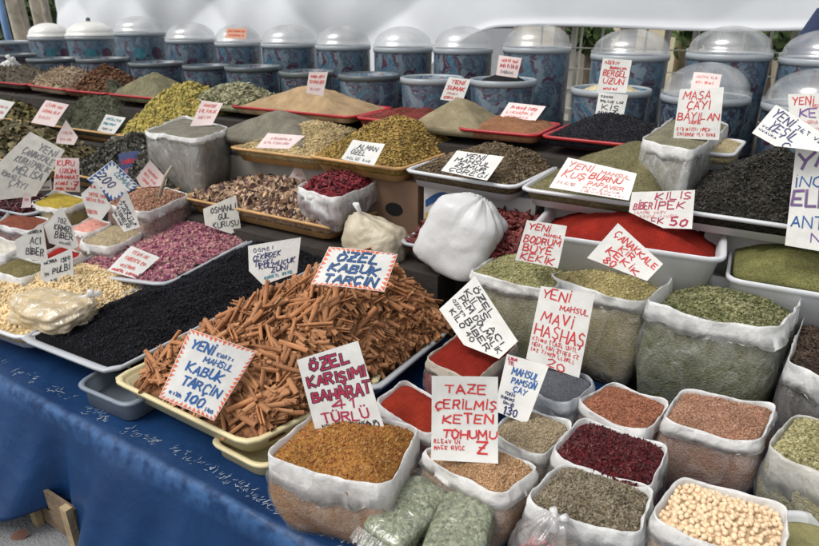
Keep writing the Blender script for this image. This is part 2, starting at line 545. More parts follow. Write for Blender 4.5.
# ------------------------------------------------------------------ hand lettering, drawn as marker strokes
FONT = {
 'A': "0,0 .5,1 1,0;.2,.35 .8,.35", 'B': "0,0 0,1 .7,.95 .8,.75 .6,.55 0,.5;.6,.55 .95,.3 .8,.06 0,0",
 'C': ".95,.85 .55,1 .12,.78 .05,.3 .4,0 .95,.12", 'D': "0,0 0,1 .6,.92 .95,.5 .6,.08 0,0",
 'E': ".9,1 0,1 0,0 .9,0;0,.5 .7,.5", 'F': "0,0 0,1 .9,1;0,.5 .65,.5",
 'G': ".95,.85 .5,1 .06,.62 .2,.08 .6,0 .95,.2 .95,.45 .6,.45", 'H': "0,0 0,1;1,0 1,1;0,.5 1,.5",
 'I': ".5,0 .5,1", 'J': ".1,.2 .4,0 .75,.2 .75,1", 'K': "0,0 0,1;.9,1 0,.45 .95,0", 'L': "0,1 0,0 .9,0",
 'M': "0,0 .08,1 .5,.35 .92,1 1,0", 'N': "0,0 0,1 1,0 1,1", 'O': ".5,1 .1,.8 .05,.3 .4,0 .85,.15 .98,.65 .5,1",
 'P': "0,0 0,1 .75,.95 .9,.72 .7,.5 0,.45", 'R': "0,0 0,1 .75,.95 .88,.74 .65,.52 0,.47;.45,.48 .95,0",
 'S': ".9,.88 .5,1 .1,.82 .25,.58 .8,.42 .9,.18 .5,0 .05,.12", 'T': "0,1 1,1;.5,1 .5,0", 'U': "0,1 .05,.2 .4,0 .85,.12 1,.4 1,1",
 'V': "0,1 .5,0 1,1", 'Y': "0,1 .5,.5 1,1;.5,.5 .4,0", 'Z': "0,1 .95,1 .05,0 1,0;.25,.5 .75,.5", 'W': "0,1 .25,0 .5,.7 .75,0 1,1",
 '0': ".5,1 .1,.75 .1,.25 .5,0 .9,.25 .9,.75 .5,1", '1': ".15,.75 .55,1 .55,0", '2': ".05,.8 .45,1 .9,.78 .7,.45 .05,0 .98,.02",
 '3': ".05,.9 .6,1 .85,.75 .4,.53 .9,.3 .6,0 .05,.1", '4': ".7,0 .7,1 0,.35 1,.35", '5': ".9,1 .15,1 .1,.55 .7,.6 .92,.3 .55,0 .05,.1",
 '7': "0,1 1,1 .35,0;.2,.5 .8,.5", '8': ".5,.53 .1,.75 .5,1 .9,.75 .5,.53 .05,.25 .5,0 .95,.25 .5,.53", '/': "0,0 1,1", '-': ".1,.5 .9,.5", '.': ".4,0 .5,.06"}
ACC = {'Ö': 'O', 'Ü': 'U', 'İ': 'I', 'Ş': 'S', 'Ç': 'C', 'Ğ': 'G'}
def glyph(ch):
    base = ACC.get(ch, ch)
    st = [np.array([[float(a) for a in p.split(',')] for p in s_.split()]) for s_ in FONT[base].split(';')]
    if ch in 'ÖÜ': st += [np.array([[.25, 1.2], [.3, 1.26]]), np.array([[.7, 1.2], [.75, 1.26]])]
    if ch == 'İ': st += [np.array([[.48, 1.2], [.54, 1.26]])]
    if ch in 'ŞÇ': st += [np.array([[.5, 0], [.55, -.16], [.4, -.24]])]
    if ch == 'Ğ': st += [np.array([[.25, 1.25], [.5, 1.15], [.75, 1.25]])]
    return st
def adv(ch): return {'I': .3, 'İ': .3, '1': .5, ' ': .5, '.': .3, 'M': 1.0, 'W': 1.0}.get(ch, .78)

def strokes(text, u0, u1, v, hv, slant=0.08):
    """polylines in card coordinates (u right, v down)"""
    out = []
    if text.startswith('~'):           # a line of small handwriting that cannot be read in the photo: scrawled letter shapes
        u = u0; step = (0.055 if hv < .09 else .085)
        while u < u1 - step * .5:
            for _ in range(random.randint(3, 7)):
                if u > u1 - step * .5: break
                for st in glyph(random.choice("ACEHIKLMNORSTUVZ"))[:2]:
                    st = st + np.array([[random.uniform(-.2, .2), random.uniform(-.18, .18)] for _ in st])
                    out.append(np.c_[u + step * .8 * st[:, 0] * .8, v - hv * (st[:, 1] * random.uniform(.7, 1.0))])
                u += step
            u += step * .7
        return out
    tot = sum(adv(c) for c in text) + 0.12 * (len(text) - 1)
    k = (u1 - u0) / tot; x = 0.0
    for ch in text:
        a = adv(ch)
        if ch != ' ':
            dv = random.uniform(-.09, .09); sz = random.uniform(.88, 1.12); sk = random.uniform(-.10, .14)
            for st in glyph(ch):
                w_ = a * 0.9 if ACC.get(ch, ch) != 'I' else a
                st = st + np.array([[random.uniform(-.05, .05), random.uniform(-.045, .045)] for _ in st]); st[:, 0] += sk * st[:, 1]
                out.append(np.c_[u0 + k * (x + st[:, 0] * w_) + slant * hv * st[:, 1], v - hv * (st[:, 1] * sz + dv)])
        x += a + 0.12
    return out

def card(label, poly, base, lean, lines, tq=None, mat=None, az=0.0, pen=1.0, border=None, name="price_card", group="hand lettered price cards"):
    """a price card. poly: outline seen in the photo; base=(px,py,z): point of the card at height z; lean: degrees tilted back"""
    P0 = at(*base)
    dh = (CAM - P0) * np.array([1, 1, 0]); dh /= np.linalg.norm(dh)
    a = R(az); dh = np.array([dh[0] * math.cos(a) - dh[1] * math.sin(a), dh[0] * math.sin(a) + dh[1] * math.cos(a), 0])
    nrm = dh * math.cos(R(lean)) + UP * math.sin(R(lean))
    den0 = np.dot(P0 - CAM, nrm)
    def hit(p, off=0.0):
        d = ray(p[0], p[1]); return CAM + d * (den0 / np.dot(d, nrm)) + nrm * off
    pc = np.mean([np.array(p, float) for p in poly], axis=0); hw = max(np.linalg.norm(np.array(p, float) - pc) for p in poly)
    ba = random.uniform(0, 3.1); bk_ = random.choice((-1, 1)) * random.uniform(.05, .13) * hw * np.dot(P0 - CAM, FW) / FPX
    hit0 = hit
    def hit(p, off=0.0):                # the card is slightly bent, not a rigid plane
        q_ = np.array(p, float) - pc; t = (q_[0] * math.cos(ba) + q_[1] * math.sin(ba)) / hw
        return hit0(p, off + bk_ * (t * t - .25))
    ed = []
    for i in range(len(poly)):
        A_, B_ = np.array(poly[i], float), np.array(poly[(i + 1) % len(poly)], float)
        ed += [A_ + (B_ - A_) * t for t in np.linspace(0, 1, 8)[:-1]]
    ne = len(ed); fr = [hit(pc)]; F = []
    for k_ in (.2, .4, .6, .8, 1.0): fr += [hit(pc + (e_ - pc) * k_) for e_ in ed]
    for i in range(ne): F.append((0, 1 + i, 1 + (i + 1) % ne))
    for j in range(4):
        for i in range(ne):
            i2 = (i + 1) % ne; F.append((1 + j * ne + i, 1 + (j + 1) * ne + i, 1 + (j + 1) * ne + i2, 1 + j * ne + i2))
    n = len(fr); bk = [p - nrm * 0.0016 for p in fr]
    F = F + [tuple(v + n for v in f[::-1]) for f in F] + [(n - ne + i, 2 * n - ne + i, 2 * n - ne + (i + 1) % ne, n - ne + (i + 1) % ne) for i in range(ne)]
    o = tag(mesh_obj(name, fr + bk, F, mat or CARD, smooth=False), label, "price card", group)
    tq = tq or poly[:4]
    q = [np.array(p, float) for p in tq]
    def bil(uv):
        u, v = uv; return (1 - v) * ((1 - u) * q[0] + u * q[1]) + v * ((1 - u) * q[3] + u * q[2])
    pp = [np.array(p, float) for p in poly]
    def inside(p):
        c_ = False
        for i in range(len(pp)):
            a_, b_ = pp[i], pp[i - 1]
            if (a_[1] > p[1]) != (b_[1] > p[1]) and p[0] < (b_[0] - a_[0]) * (p[1] - a_[1]) / (b_[1] - a_[1]) + a_[0]: c_ = not c_
        return c_
    inks = {}
    def stroke(pl, wd, ink, off):
        mb = inks.setdefault(ink, MB())
        pts = [bil(p) for p in pl]
        for i in range(len(pts) - 1):
            A, B = pts[i], pts[i + 1]
            if not (inside(A) and inside(B)):           # keep the pen on the card
                if not (inside(A) or inside(B)): continue
                M_ = (A + B) / 2
                if not inside(M_): continue
                A, B = (A, M_) if inside(A) else (M_, B)
            d = B - A; L_ = np.linalg.norm(d)
            if L_ < 1e-6: continue
            d /= L_; nn = np.array([-d[1], d[0]]) * wd / 2
            A = A - d * wd * 0.3; B = B + d * wd * 0.3
            off2 = off + 0.00002 * ((len(mb.F) * 7) % 13)
            mb.add([hit(A - nn, off2), hit(B - nn, off2), hit(B + nn, off2), hit(A + nn, off2)], [(0, 1, 2, 3)])
    for ln in lines:
        text, u0, u1, v, hv, ink = ln[:6]
        pw = ln[6] if len(ln) > 6 else 1.0
        edge = ln[7] if len(ln) > 7 else None
        ss = strokes(text, u0, u1, v, hv)
        for pl in ss:
            if edge: stroke(pl, pen * pw * 2.1, edge, 0.0005)
            stroke(pl, pen * pw * random.uniform(.95, 1.3), ink, 0.0009)
    if border:
        mb = MB()
        for i in range(4):
            A, B = q[i], q[(i + 1) % 4]; C = (q[0] + q[1] + q[2] + q[3]) / 4
            L_ = np.linalg.norm(B - A); k = max(3, int(L_ / 5.0))
            for j in range(k):
                a_ = A + (B - A) * (j + 0.05) / k; b_ = A + (B - A) * (j + 0.95) / k
                m_ = (a_ + b_) / 2; inn = (C - m_) / np.linalg.norm(C - m_)
                m_ = m_ + inn * random.uniform(3.5, 6.0)
                mb.add([hit(a_ + inn * .6, .0004), hit(b_ + inn * .6, .0004), hit(m_, .0004)], [(0, 1, 2)])
        b_o = mb.build("border", INK[border], o); b_o['label'] = "painted toothed border along the card edges"
    for ink, mb in inks.items():
        mb.build("lettering", INK[ink], o)
    return o

# ================================================================== THE SETTING
GZ = 0.0                               # street level
def struct(o): o['kind'] = 'structure'; return o
mb = MB(); mb.add([(-60, -40, GZ), (60, -40, GZ), (60, 90, GZ), (-60, 90, GZ)], [(0, 1, 2, 3)])
struct(mb.build("ground", m_plain("asphalt", (0.16, 0.165, 0.17), 0.9, 0.3, 3.0, 0.6, 90)))

# building behind the wire fence: cream piers, dark openings between them
BY = 9.0
def bx(px): return at_y(px, 60, BY)[0]
b_o = empty("market_building", (bx(700), BY, GZ), "cream walled building with dark openings seen through the wire fence behind the jars", "building")
mb = MB()
m_wall = m_plain("cream_wall", (0.62, 0.54, 0.38), 0.85, 0.12, 2.0, 0.2, 20)
for a, b in ((520, 552), (608, 616), (634, 674), (690, 702), (784, 850)):
    mb.box((bx(a), BY, GZ), (bx(b), BY + 0.6, 4.2))
mb.box((bx(500), BY + 0.02, 3.2), (bx(1000), BY + 0.58, 4.4))
mb.build("wall", m_wall, b_o)
mb = MB(); mb.box((bx(500), BY + 0.45, GZ), (bx(1000), BY + 0.55, 3.2))
mb.build("shutter", m_plain("pale_shutter", (0.30, 0.28, 0.23), 0.6, 0.3, 4), b_o)

def tree(loc, h, rad, label, n=900, leaf=0.09, cols=((.03, .06, .02), (.08, .13, .04), (.14, .19, .07))):
    t = empty("tree", loc, label, "tree", "trees behind the stall")
    mb = MB(); x, y, z = loc
    mb.tube([(x, y, z), (x + .05, y, z + h * .35), (x - .05, y + .05, z + h * .75)], [0.14, 0.11, 0.05], 10)
    for k in range(5):
        a = k * 1.26
        mb.tube([(x, y, z + h * .4 + .1 * k), (x + rad * .6 * math.cos(a), y + rad * .6 * math.sin(a), z + h * .62 + .12 * k)], [0.05, 0.015], 6)
    mb.build("trunk", m_plain("bark", (0.10, 0.075, 0.05), 0.9, 0.3, 12, 0.6, 40), t, True)
    cl = rng.normal(size=(26, 3)); cl /= np.linalg.norm(cl, axis=1)[:, None]
    cl = cl * rad * rng.uniform(.3, .9, (26, 1)) * np.array([1, 1, .9]) + np.array([x, y, z + h * .62])
    P = cl[rng.integers(0, 26, n)] + rng.normal(size=(n, 3)) * rad * .2
    V, F = scatter(P, 'leaf', leaf, .4, 1.2)
    mesh_obj("crown", V, F, m_grain("foliage", cols, 20, .1, .6, True), t, smooth=False)
for i, (px, Y, lb) in enumerate(((712, 8.0, "green leafy tree showing between two cream piers behind the amber seed jar"), (760, 8.2, "green leafy tree beyond the fence beside the dark blue hanging cloth"), (590, 7.8, "green leafy tree beyond the fence in the gap beside the open jar of pale grain"))):
    tree((at_y(px, 60, Y)[0], Y, GZ), 2.5, .40, lb, 420, .06)
for i, (px, Y, lb) in enumerate(((12, 9.0, "sunlit yellow green tree beyond the blue pole at the far end of the stall"), (45, 10.0, "sunlit yellow green tree seen between the hanging brown cloth and the white tarpaulin"))):
    tree((at_y(px, 20, Y)[0], Y, GZ), 2.7, 1.0, lb, 900, .13, ((.5, .5, .12), (.65, .6, .2), (.3, .36, .08)))

# white tarpaulin hung behind the jars
TY = 4.55
def sheet(name, xs, zs, f, mat, label, cat, grp=None, th=0.004):
    n, m = len(xs), len(zs)
    V = np.array([f(x, z) for z in zs for x in xs]); F = []
    for j in range(m - 1):
        for i in range(n - 1):
            a = j * n + i
            F.append((a, a + 1, a + n + 1, a + n))
    o = mesh_obj(name, V, F, mat)
    md = o.modifiers.new("thickness", 'SOLIDIFY'); md.thickness = th
    return tag(o, label, cat, grp)
xL, xM, xR = at_y(58, 10, TY)[0], at_y(560, 28, TY)[0], 3.6
zM = at_y(600, 28, TY)[2]
def tarp(u, v):
    x = xL + (xR - xL) * u
    t = min(1, max(0, (x - (xM - 1.9)) / 1.5)); t = t * t * (3 - 2 * t)
    bot = 0.75 * (1 - t) + zM * t + 0.012 * math.sin(x * 3.1)
    z = bot + (3.1 - bot) * v
    fold = 0.05 * math.sin(x * 1.25 + 1.8 * z) + 0.05 * (1 - 2 * abs(math.sin(x * 1.3 - 2.2 * z + 1))) + 0.035 * (1 - 2 * abs(math.sin(x * 2.9 + z * 3.1))) + .012 * math.sin(x * 9 - z * 6)
    return (x + 0.03 * math.sin(z * 3), TY + (1 - .75 * t) * fold * (0.35 + 0.65 * (1 - v)) - 0.02 * math.exp(-((z - bot) / .03) ** 2) * t, z)
sheet("tarpaulin", np.linspace(0, 1, 260), np.linspace(0, 1, 70), tarp, m_plain("white_tarp", (0.62, 0.64, 0.66), 0.6, 0.06, 2.0, 0.3, 5),
      "large creased white tarpaulin hung as the back wall of the stall", "tarpaulin")
# dark blue cloth at the right end
def blue_drape(u, v):
    p = at_y(770 + 90 * u, 58, 4.2)
    top = 1.75; z = 1.12 + (top - 1.12) * v
    x = p[0] + (v - .5) * .35
    return (x, 4.2 + .03 * math.sin(u * 14) + .02 * math.sin(v * 5 + u * 9), z)
def drape2(u, v):
    a = at_y(781, 60, 4.2); b = at_y(817, 8, 4.2); c = at_y(905, -10, 4.2); d = at_y(900, 70, 4.2)
    p = (1 - u) * ((1 - v) * a + v * b) + u * ((1 - v) * d + v * c)
    return (p[0], 4.2 + .03 * math.sin(u * 16 + v * 2), p[2])
sheet("drape", np.linspace(0, 1, 30), np.linspace(0, 1, 16), drape2, m_plain("navy_cloth", (0.02, 0.035, 0.09), 0.6, 0.3, 9, .3, 30), "dark blue cloth hanging on a slant at the white tarpaulin's end", "cloth")
# brown draped cloth and blue pole at the far left end
def brown(u, v):
    a = at_y(14 + 42 * u, 40, 5.2); z = 0.6 + 1.9 * v
    return (a[0] + .10 * v * (1 if u > .5 else -1) * .3, 5.2 + .09 * math.sin(u * 24 + v), z)
for (u0, u1, lb) in ((0.02, .40, "leaning fold of brown grey cloth hanging just beside the blue pole"), (.62, 1.0, "striped fold of brown grey cloth hanging against the white tarpaulin's far edge")):
    sheet("hanging_cloth", np.linspace(u0, u1, 30), np.linspace(0, 1, 8), brown, m_plain("brown_cloth", (0.44, 0.39, 0.31), 0.8, 0.35, 7, .4, 20), lb, "cloth", "brown cloths at the far end")
mb = MB(); p = at_y(10, 40, 4.7); mb.tube([(p[0], 4.7, GZ), (p[0] - .05, 4.7, 2.6)], 0.045, 14)
tag(mb.build("pole", m_plain("blue_paint", (0.14, 0.25, 0.45), 0.4, .15, 5), None, True), "pale blue round metal pole standing at the far end of the stall", "pole")

# wire fence behind the jars
fz = empty("wire_fence", (at_y(680, 60, 4.85)[0], 4.85, GZ), "pale welded wire fence standing behind the jars", "fence")
mb = MB(); FX0, FX1 = at_y(540, 60, 4.85)[0], at_y(900, 60, 4.85)[0]
x = FX0
while x < FX1:
    mb.tube([(x, 4.85, GZ), (x, 4.85, 2.1)], 0.009, 6); x += 0.155
for k in range(14):
    mb.tube([(FX0, 4.838, 0.2 + k * 0.148), (FX1, 4.838, 0.2 + k * 0.148)], 0.005, 6)
MW = m_plain("fence_paint", (0.60, 0.57, 0.50), 0.5, 0.1, 10)
mb.build("wire_mesh", MW, fz, True)
for px in (572, 664, 692, 789):
    mb = MB(); xx = at_y(px, 60, 4.88)[0]; mb.box((xx - .018, 4.862, GZ), (xx + .018, 4.90, 2.2)); mb.build("post", MW, fz)

# stall: tiers of boards
m_board = m_plain("board", (0.028, 0.022, 0.018), 0.8, 0.3, 10, 0.4, 40)
st = empty("stall_table", (-1.0, 1.8, GZ), "low stepped wooden stall table under the goods and the blue cloth", "table")
def tier(a, b):
    mb = MB(); mb.box(a, b); return mb.build("tier", m_board, st)
tier((-4.9, 0.84, 0.40), (.60, 1.855, 0.455))
tier((-5.6, 1.86, 0.36), (-1.02, 2.86, 0.70))
tier((-1.015, 1.99, 0.36), (.60, 2.86, 0.70))
tier((-6.2, 2.49, 0.705), (.60, 2.86, 1.055))
tier((-7.6, 2.865, 0.36), (.75, 4.2, 0.945))
tier((-6.2, 2.30, 0.705), (-2.75, 2.485, 0.84))
for x, y in ((-1.55, 0.88), (0.5, 0.88), (-4.6, 0.9), (-3.2, 0.9)):
    mb = MB(); mb.box((x, y, GZ), (x + .07, y + .07, 0.398)); mb.build("leg", m_board, st)

# blue cloth over the front tier
EY = at(120, 447, 0.469)[1]
xs_slit = at_y(76, 530, EY - .06)[0]
def cloth_pts():
    xs = np.linspace(-5.2, .66, 330); prof = []
    rows = []
    ts = np.r_[np.linspace(1.83, EY + 0.03, 16), ]
    for y in ts:
        rows.append([(x, y, 0.469 + 0.0025 * wob(x, y, 0, 2.2)) for x in xs])
    for a in (0.35, 0.8, 1.2):
        rows.append([(x, EY + .03 - .03 * math.sin(a) - .004 * wob(x, 0, 5, 1.2), 0.469 - .03 * (1 - math.cos(a)) + .004 * wob(x, 2, 1, 1.6)) for x in xs])
    for t in np.linspace(0.04, 1, 30):
        r_ = []
        for x in xs:
            hem = 0.02 if x > xs_slit else max(.02, 0.128 + 0.15 * (x - xs_slit) + 0.006 * math.sin(x * 11))
            z = 0.435 + (hem - 0.435) * t
            f = 0.055 * math.sin(x * 8.2 + 0.6) + 0.03 * math.sin(x * 17 + 1.3 + 1.2 * t) + 0.016 * math.sin(x * 37 + 3 * t)
            f += 0.10 * math.exp(-((x - xs_slit + .33) / .14) ** 2) * t - 0.05 * math.exp(-((x - xs_slit + .10) / .07) ** 2)
            y = EY - 0.004 - (0.03 + f * 0.9 + 0.045) * (t ** 0.8) - (0.05 if x > xs_slit else .035) * t
            r_.append((x, y, z))
        rows.append(r_)
    return rows
m, t_, N_, L_, b_ = _new("blue_cloth")
tc = N_.new("ShaderNodeTexCoord"); nz = N_.new("ShaderNodeTexNoise"); nz.inputs['Scale'].default_value = 2.6; nz.inputs['Detail'].default_value = 8
L_.new(tc.outputs['Object'], nz.inputs['Vector'])
cr = N_.new("ShaderNodeValToRGB")
cr.color_ramp.elements[0].position = .3; cr.color_ramp.elements[0].color = (0.0045, 0.022, 0.074, 1)
cr.color_ramp.elements[1].position = .75; cr.color_ramp.elements[1].color = (0.009, 0.040, 0.118, 1)
L_.new(nz.outputs['Fac'], cr.inputs['Fac'])
mp = N_.new("ShaderNodeMapping"); mp.inputs['Scale'].default_value = (60, 11, 11); mp.inputs['Rotation'].default_value = (0, 0, .6)
L_.new(tc.outputs['Object'], mp.inputs['Vector'])
n2 = N_.new("ShaderNodeTexNoise"); n2.inputs['Scale'].default_value = 1.0; n2.inputs['Detail'].default_value = 3
L_.new(mp.outputs[0], n2.inputs['Vector'])
r2 = N_.new("ShaderNodeMapRange"); r2.inputs[1].default_value = .66; r2.inputs[2].default_value = .76; r2.inputs[4].default_value = .35
L_.new(n2.outputs['Fac'], r2.inputs[0])
mx = N_.new("ShaderNodeMix"); mx.data_type = 'RGBA'
L_.new(r2.outputs[0], mx.inputs[0]); L_.new(cr.outputs[0], mx.inputs[6]); mx.inputs[7].default_value = (.03, .07, .15, 1)
at_ = N_.new("ShaderNodeAttribute"); at_.attribute_name = "worn"  # mask of the worn fold edge and its painted highlight
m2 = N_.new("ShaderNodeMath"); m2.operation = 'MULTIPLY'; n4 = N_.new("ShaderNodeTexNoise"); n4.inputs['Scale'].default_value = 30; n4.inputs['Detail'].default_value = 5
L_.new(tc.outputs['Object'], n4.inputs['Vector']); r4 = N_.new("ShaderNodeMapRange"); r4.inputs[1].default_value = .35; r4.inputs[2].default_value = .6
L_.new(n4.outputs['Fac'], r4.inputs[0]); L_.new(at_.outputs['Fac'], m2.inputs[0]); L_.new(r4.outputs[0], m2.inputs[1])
mw = N_.new("ShaderNodeMix"); mw.data_type = 'RGBA'; L_.new(m2.outputs[0], mw.inputs[0]); L_.new(mx.outputs[2], mw.inputs[6]); mw.inputs[7].default_value = (.035, .095, .22, 1)  # fold edge: wear, with the edge highlight painted in as lighter blue
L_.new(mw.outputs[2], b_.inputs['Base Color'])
b_.inputs['Roughness'].default_value = .42; b_.inputs['Specular IOR Level'].default_value = .22
n3 = N_.new("ShaderNodeTexNoise"); n3.inputs['Scale'].default_value = 9; n3.inputs['Detail'].default_value = 7; n3.inputs['Distortion'].default_value = 0.25
L_.new(tc.outputs['Object'], n3.inputs['Vector'])
bp = N_.new("ShaderNodeBump"); bp.inputs['Strength'].default_value = .5; bp.inputs['Distance'].default_value = .02
L_.new(n3.outputs['Fac'], bp.inputs['Height']); L_.new(bp.outputs['Normal'], b_.inputs['Normal'])
rows = cloth_pts(); nx = len(rows[0])
V = [p for r_ in rows for p in r_]; F = []
for j in range(len(rows) - 1):
    for i in range(nx - 1):
        a = j * nx + i; F.append((a, a + nx, a + nx + 1, a + 1))
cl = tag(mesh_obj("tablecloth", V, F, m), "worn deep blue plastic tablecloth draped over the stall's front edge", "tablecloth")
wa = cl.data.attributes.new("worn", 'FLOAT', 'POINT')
worn_shine = np.zeros((len(rows), nx)); worn_shine[16] = .5; worn_shine[17] = 1.0; worn_shine[18] = .75; worn_shine[19] = .25  # rows round the fold: worn, and lightened for the painted highlight
wa.data.foreach_set('value', worn_shine.ravel())
md = cl.modifiers.new("thickness", 'SOLIDIFY'); md.thickness = .0025; md.offset = -1
# whitish worn scratches along the fold of the cloth
mb = MB()
for k in range(420):
    x = rng.uniform(-2.3, -0.68); y = EY + 0.062 + rng.normal(0, .009) + .008 * math.sin(x * 9)
    if wob(x, 0, 4, 6.0) < -0.35: continue
    a = rng.normal(0.9, .5); l = rng.uniform(.005, .018); wd = rng.uniform(.0005, .0014)
    d = np.array([math.cos(a), math.sin(a)]); nn = np.array([-d[1], d[0]]) * wd
    z = 0.469 + 0.0025 * float(wob(x, y, 0, 2.2)) + .0022
    P = [np.array([x, y]) - nn, np.array([x, y]) + d * l - nn * .3, np.array([x, y]) + d * l + nn * .3, np.array([x, y]) + nn]
    mb.add([(p[0], p[1], z) for p in P], [(0, 1, 2, 3)])
sc_ = mb.build("worn_scratches", m_plain("scratch", (.27, .32, .39), .7, .2, 30), cl); sc_['kind'] = 'stuff'

# wooden crate and bits under the cloth at the left
cy = 0.70
cx = at_y(72, 530, cy)[0]
cr_ = empty("wooden_crate", (cx - .13, cy, GZ), "rough wooden crate on the ground under the blue cloth's lifted hem", "crate")
m_crate = m_plain("crate_wood", (0.15, 0.105, 0.065), 0.85, 0.4, 9, .6, 40)
for k in range(2):
    mb = MB(); mb.box((cx - .26, cy + .02, GZ + .012 + k * .085), (cx - .002, cy + .032, GZ + .085 + k * .085)); mb.build("slat", m_crate, cr_)
for dx in (-.26, -.035):
    mb = MB(); mb.box((cx + dx, cy - .004, GZ), (cx + dx + .035, cy + .018, GZ + .185)); mb.build("post", m_plain("crate_post", (.30, .22, .12), .8, .3, 14, .4, 40), cr_)
mb = MB(); mb.box((cx - .26, cy + .034, GZ), (cx - .002, cy + .40, GZ + .02)); mb.build("bottom_board", m_crate, cr_)
p2 = at(18, 537, GZ + .01)
V, F = scatter(np.array([[p2[0], p2[1], GZ + .012]]), 'leaf', .03, 0, .2)
tag(mesh_obj("dry_leaf", V, F, m_plain("dry_leaf", (.13, .06, .04), .8)), "curled red brown dry leaf on the grey ground by the crate", "leaf")

# ================================================================== JARS
def m_ornate(name, c):
    if name in MATS: return MATS[name]
    m, t, N, L, b = _new(name)
    tc = N.new("ShaderNodeTexCoord")
    nz = N.new("ShaderNodeTexNoise"); nz.inputs['Scale'].default_value = 7; nz.inputs['Detail'].default_value = 3
    L.new(tc.outputs['Object'], nz.inputs['Vector'])
    ad = N.new("ShaderNodeVectorMath"); ad.operation = 'MULTIPLY_ADD'; ad.inputs[1].default_value = (.22, .22, .22)
    L.new(nz.outputs['Color'], ad.inputs[0]); L.new(tc.outputs['Object'], ad.inputs[2])
    vo = N.new("ShaderNodeTexVoronoi"); vo.inputs['Scale'].default_value = 24; vo.feature = 'F1'
    L.new(ad.outputs[0], vo.inputs['Vector'])
    sp = N.new("ShaderNodeSeparateColor"); L.new(vo.outputs['Color'], sp.inputs[0])
    cr = N.new("ShaderNodeValToRGB"); e = cr.color_ramp.elements; cr.color_ramp.interpolation = 'CONSTANT'
    for i, (p_, k) in enumerate(zip((0, .28, .5, .62, .8, .92), c)):
        if i > 1: e.new(p_)
        e[i].position = p_
    for i, k in enumerate(c): e[i].color = (*k, 1)
    L.new(sp.outputs[0], cr.inputs[0])
    wv = N.new("ShaderNodeTexWave"); wv.wave_type = 'RINGS'; wv.inputs['Scale'].default_value = 9; wv.inputs['Distortion'].default_value = 14; wv.inputs['Detail Scale'].default_value = 2.2
    L.new(ad.outputs[0], wv.inputs['Vector'])
    mr = N.new("ShaderNodeMapRange"); mr.inputs[1].default_value = .7; mr.inputs[2].default_value = .95; mr.inputs[4].default_value = .55
    L.new(wv.outputs['Fac'], mr.inputs[0])
    mx = N.new("ShaderNodeMix"); mx.data_type = 'RGBA'
    L.new(mr.outputs[0], mx.inputs[0]); L.new(cr.outputs[0], mx.inputs[6]); mx.inputs[7].default_value = (.17, .22, .26, 1)
    L.new(mx.outputs[2], b.inputs['Base Color'])
    b.inputs['Roughness'].default_value = .3; b.inputs['Coat Weight'].default_value = .25; b.inputs['Coat Roughness'].default_value = .15
    MATS[name] = m
    return m
ORN = m_ornate("ornate_blue", [(.05, .08, .115), (.075, .12, .165), (.055, .065, .10), (.12, .16, .19), (.05, .022, .045), (.03, .10, .16)])
ORN2 = m_ornate("ornate_blue_pale", [(.07, .10, .14), (.09, .15, .20), (.07, .08, .12), (.16, .21, .25), (.065, .04, .065), (.05, .14, .20)])
ORN3 = m_ornate("ornate_dark", [(.03, .045, .07), (.04, .07, .11), (.03, .033, .055), (.08, .11, .14), (.06, .015, .03), (.022, .06, .10)])
RIM = m_plain("jar_rim", (.28, .31, .33), .3, .1, 5)
RIM_D = m_plain("jar_rim_dark", (.07, .085, .09), .35, .1, 5)
DOME_W = m_plain("white_dome", (.62, .61, .57), .25, .05, 5, coat=.4)
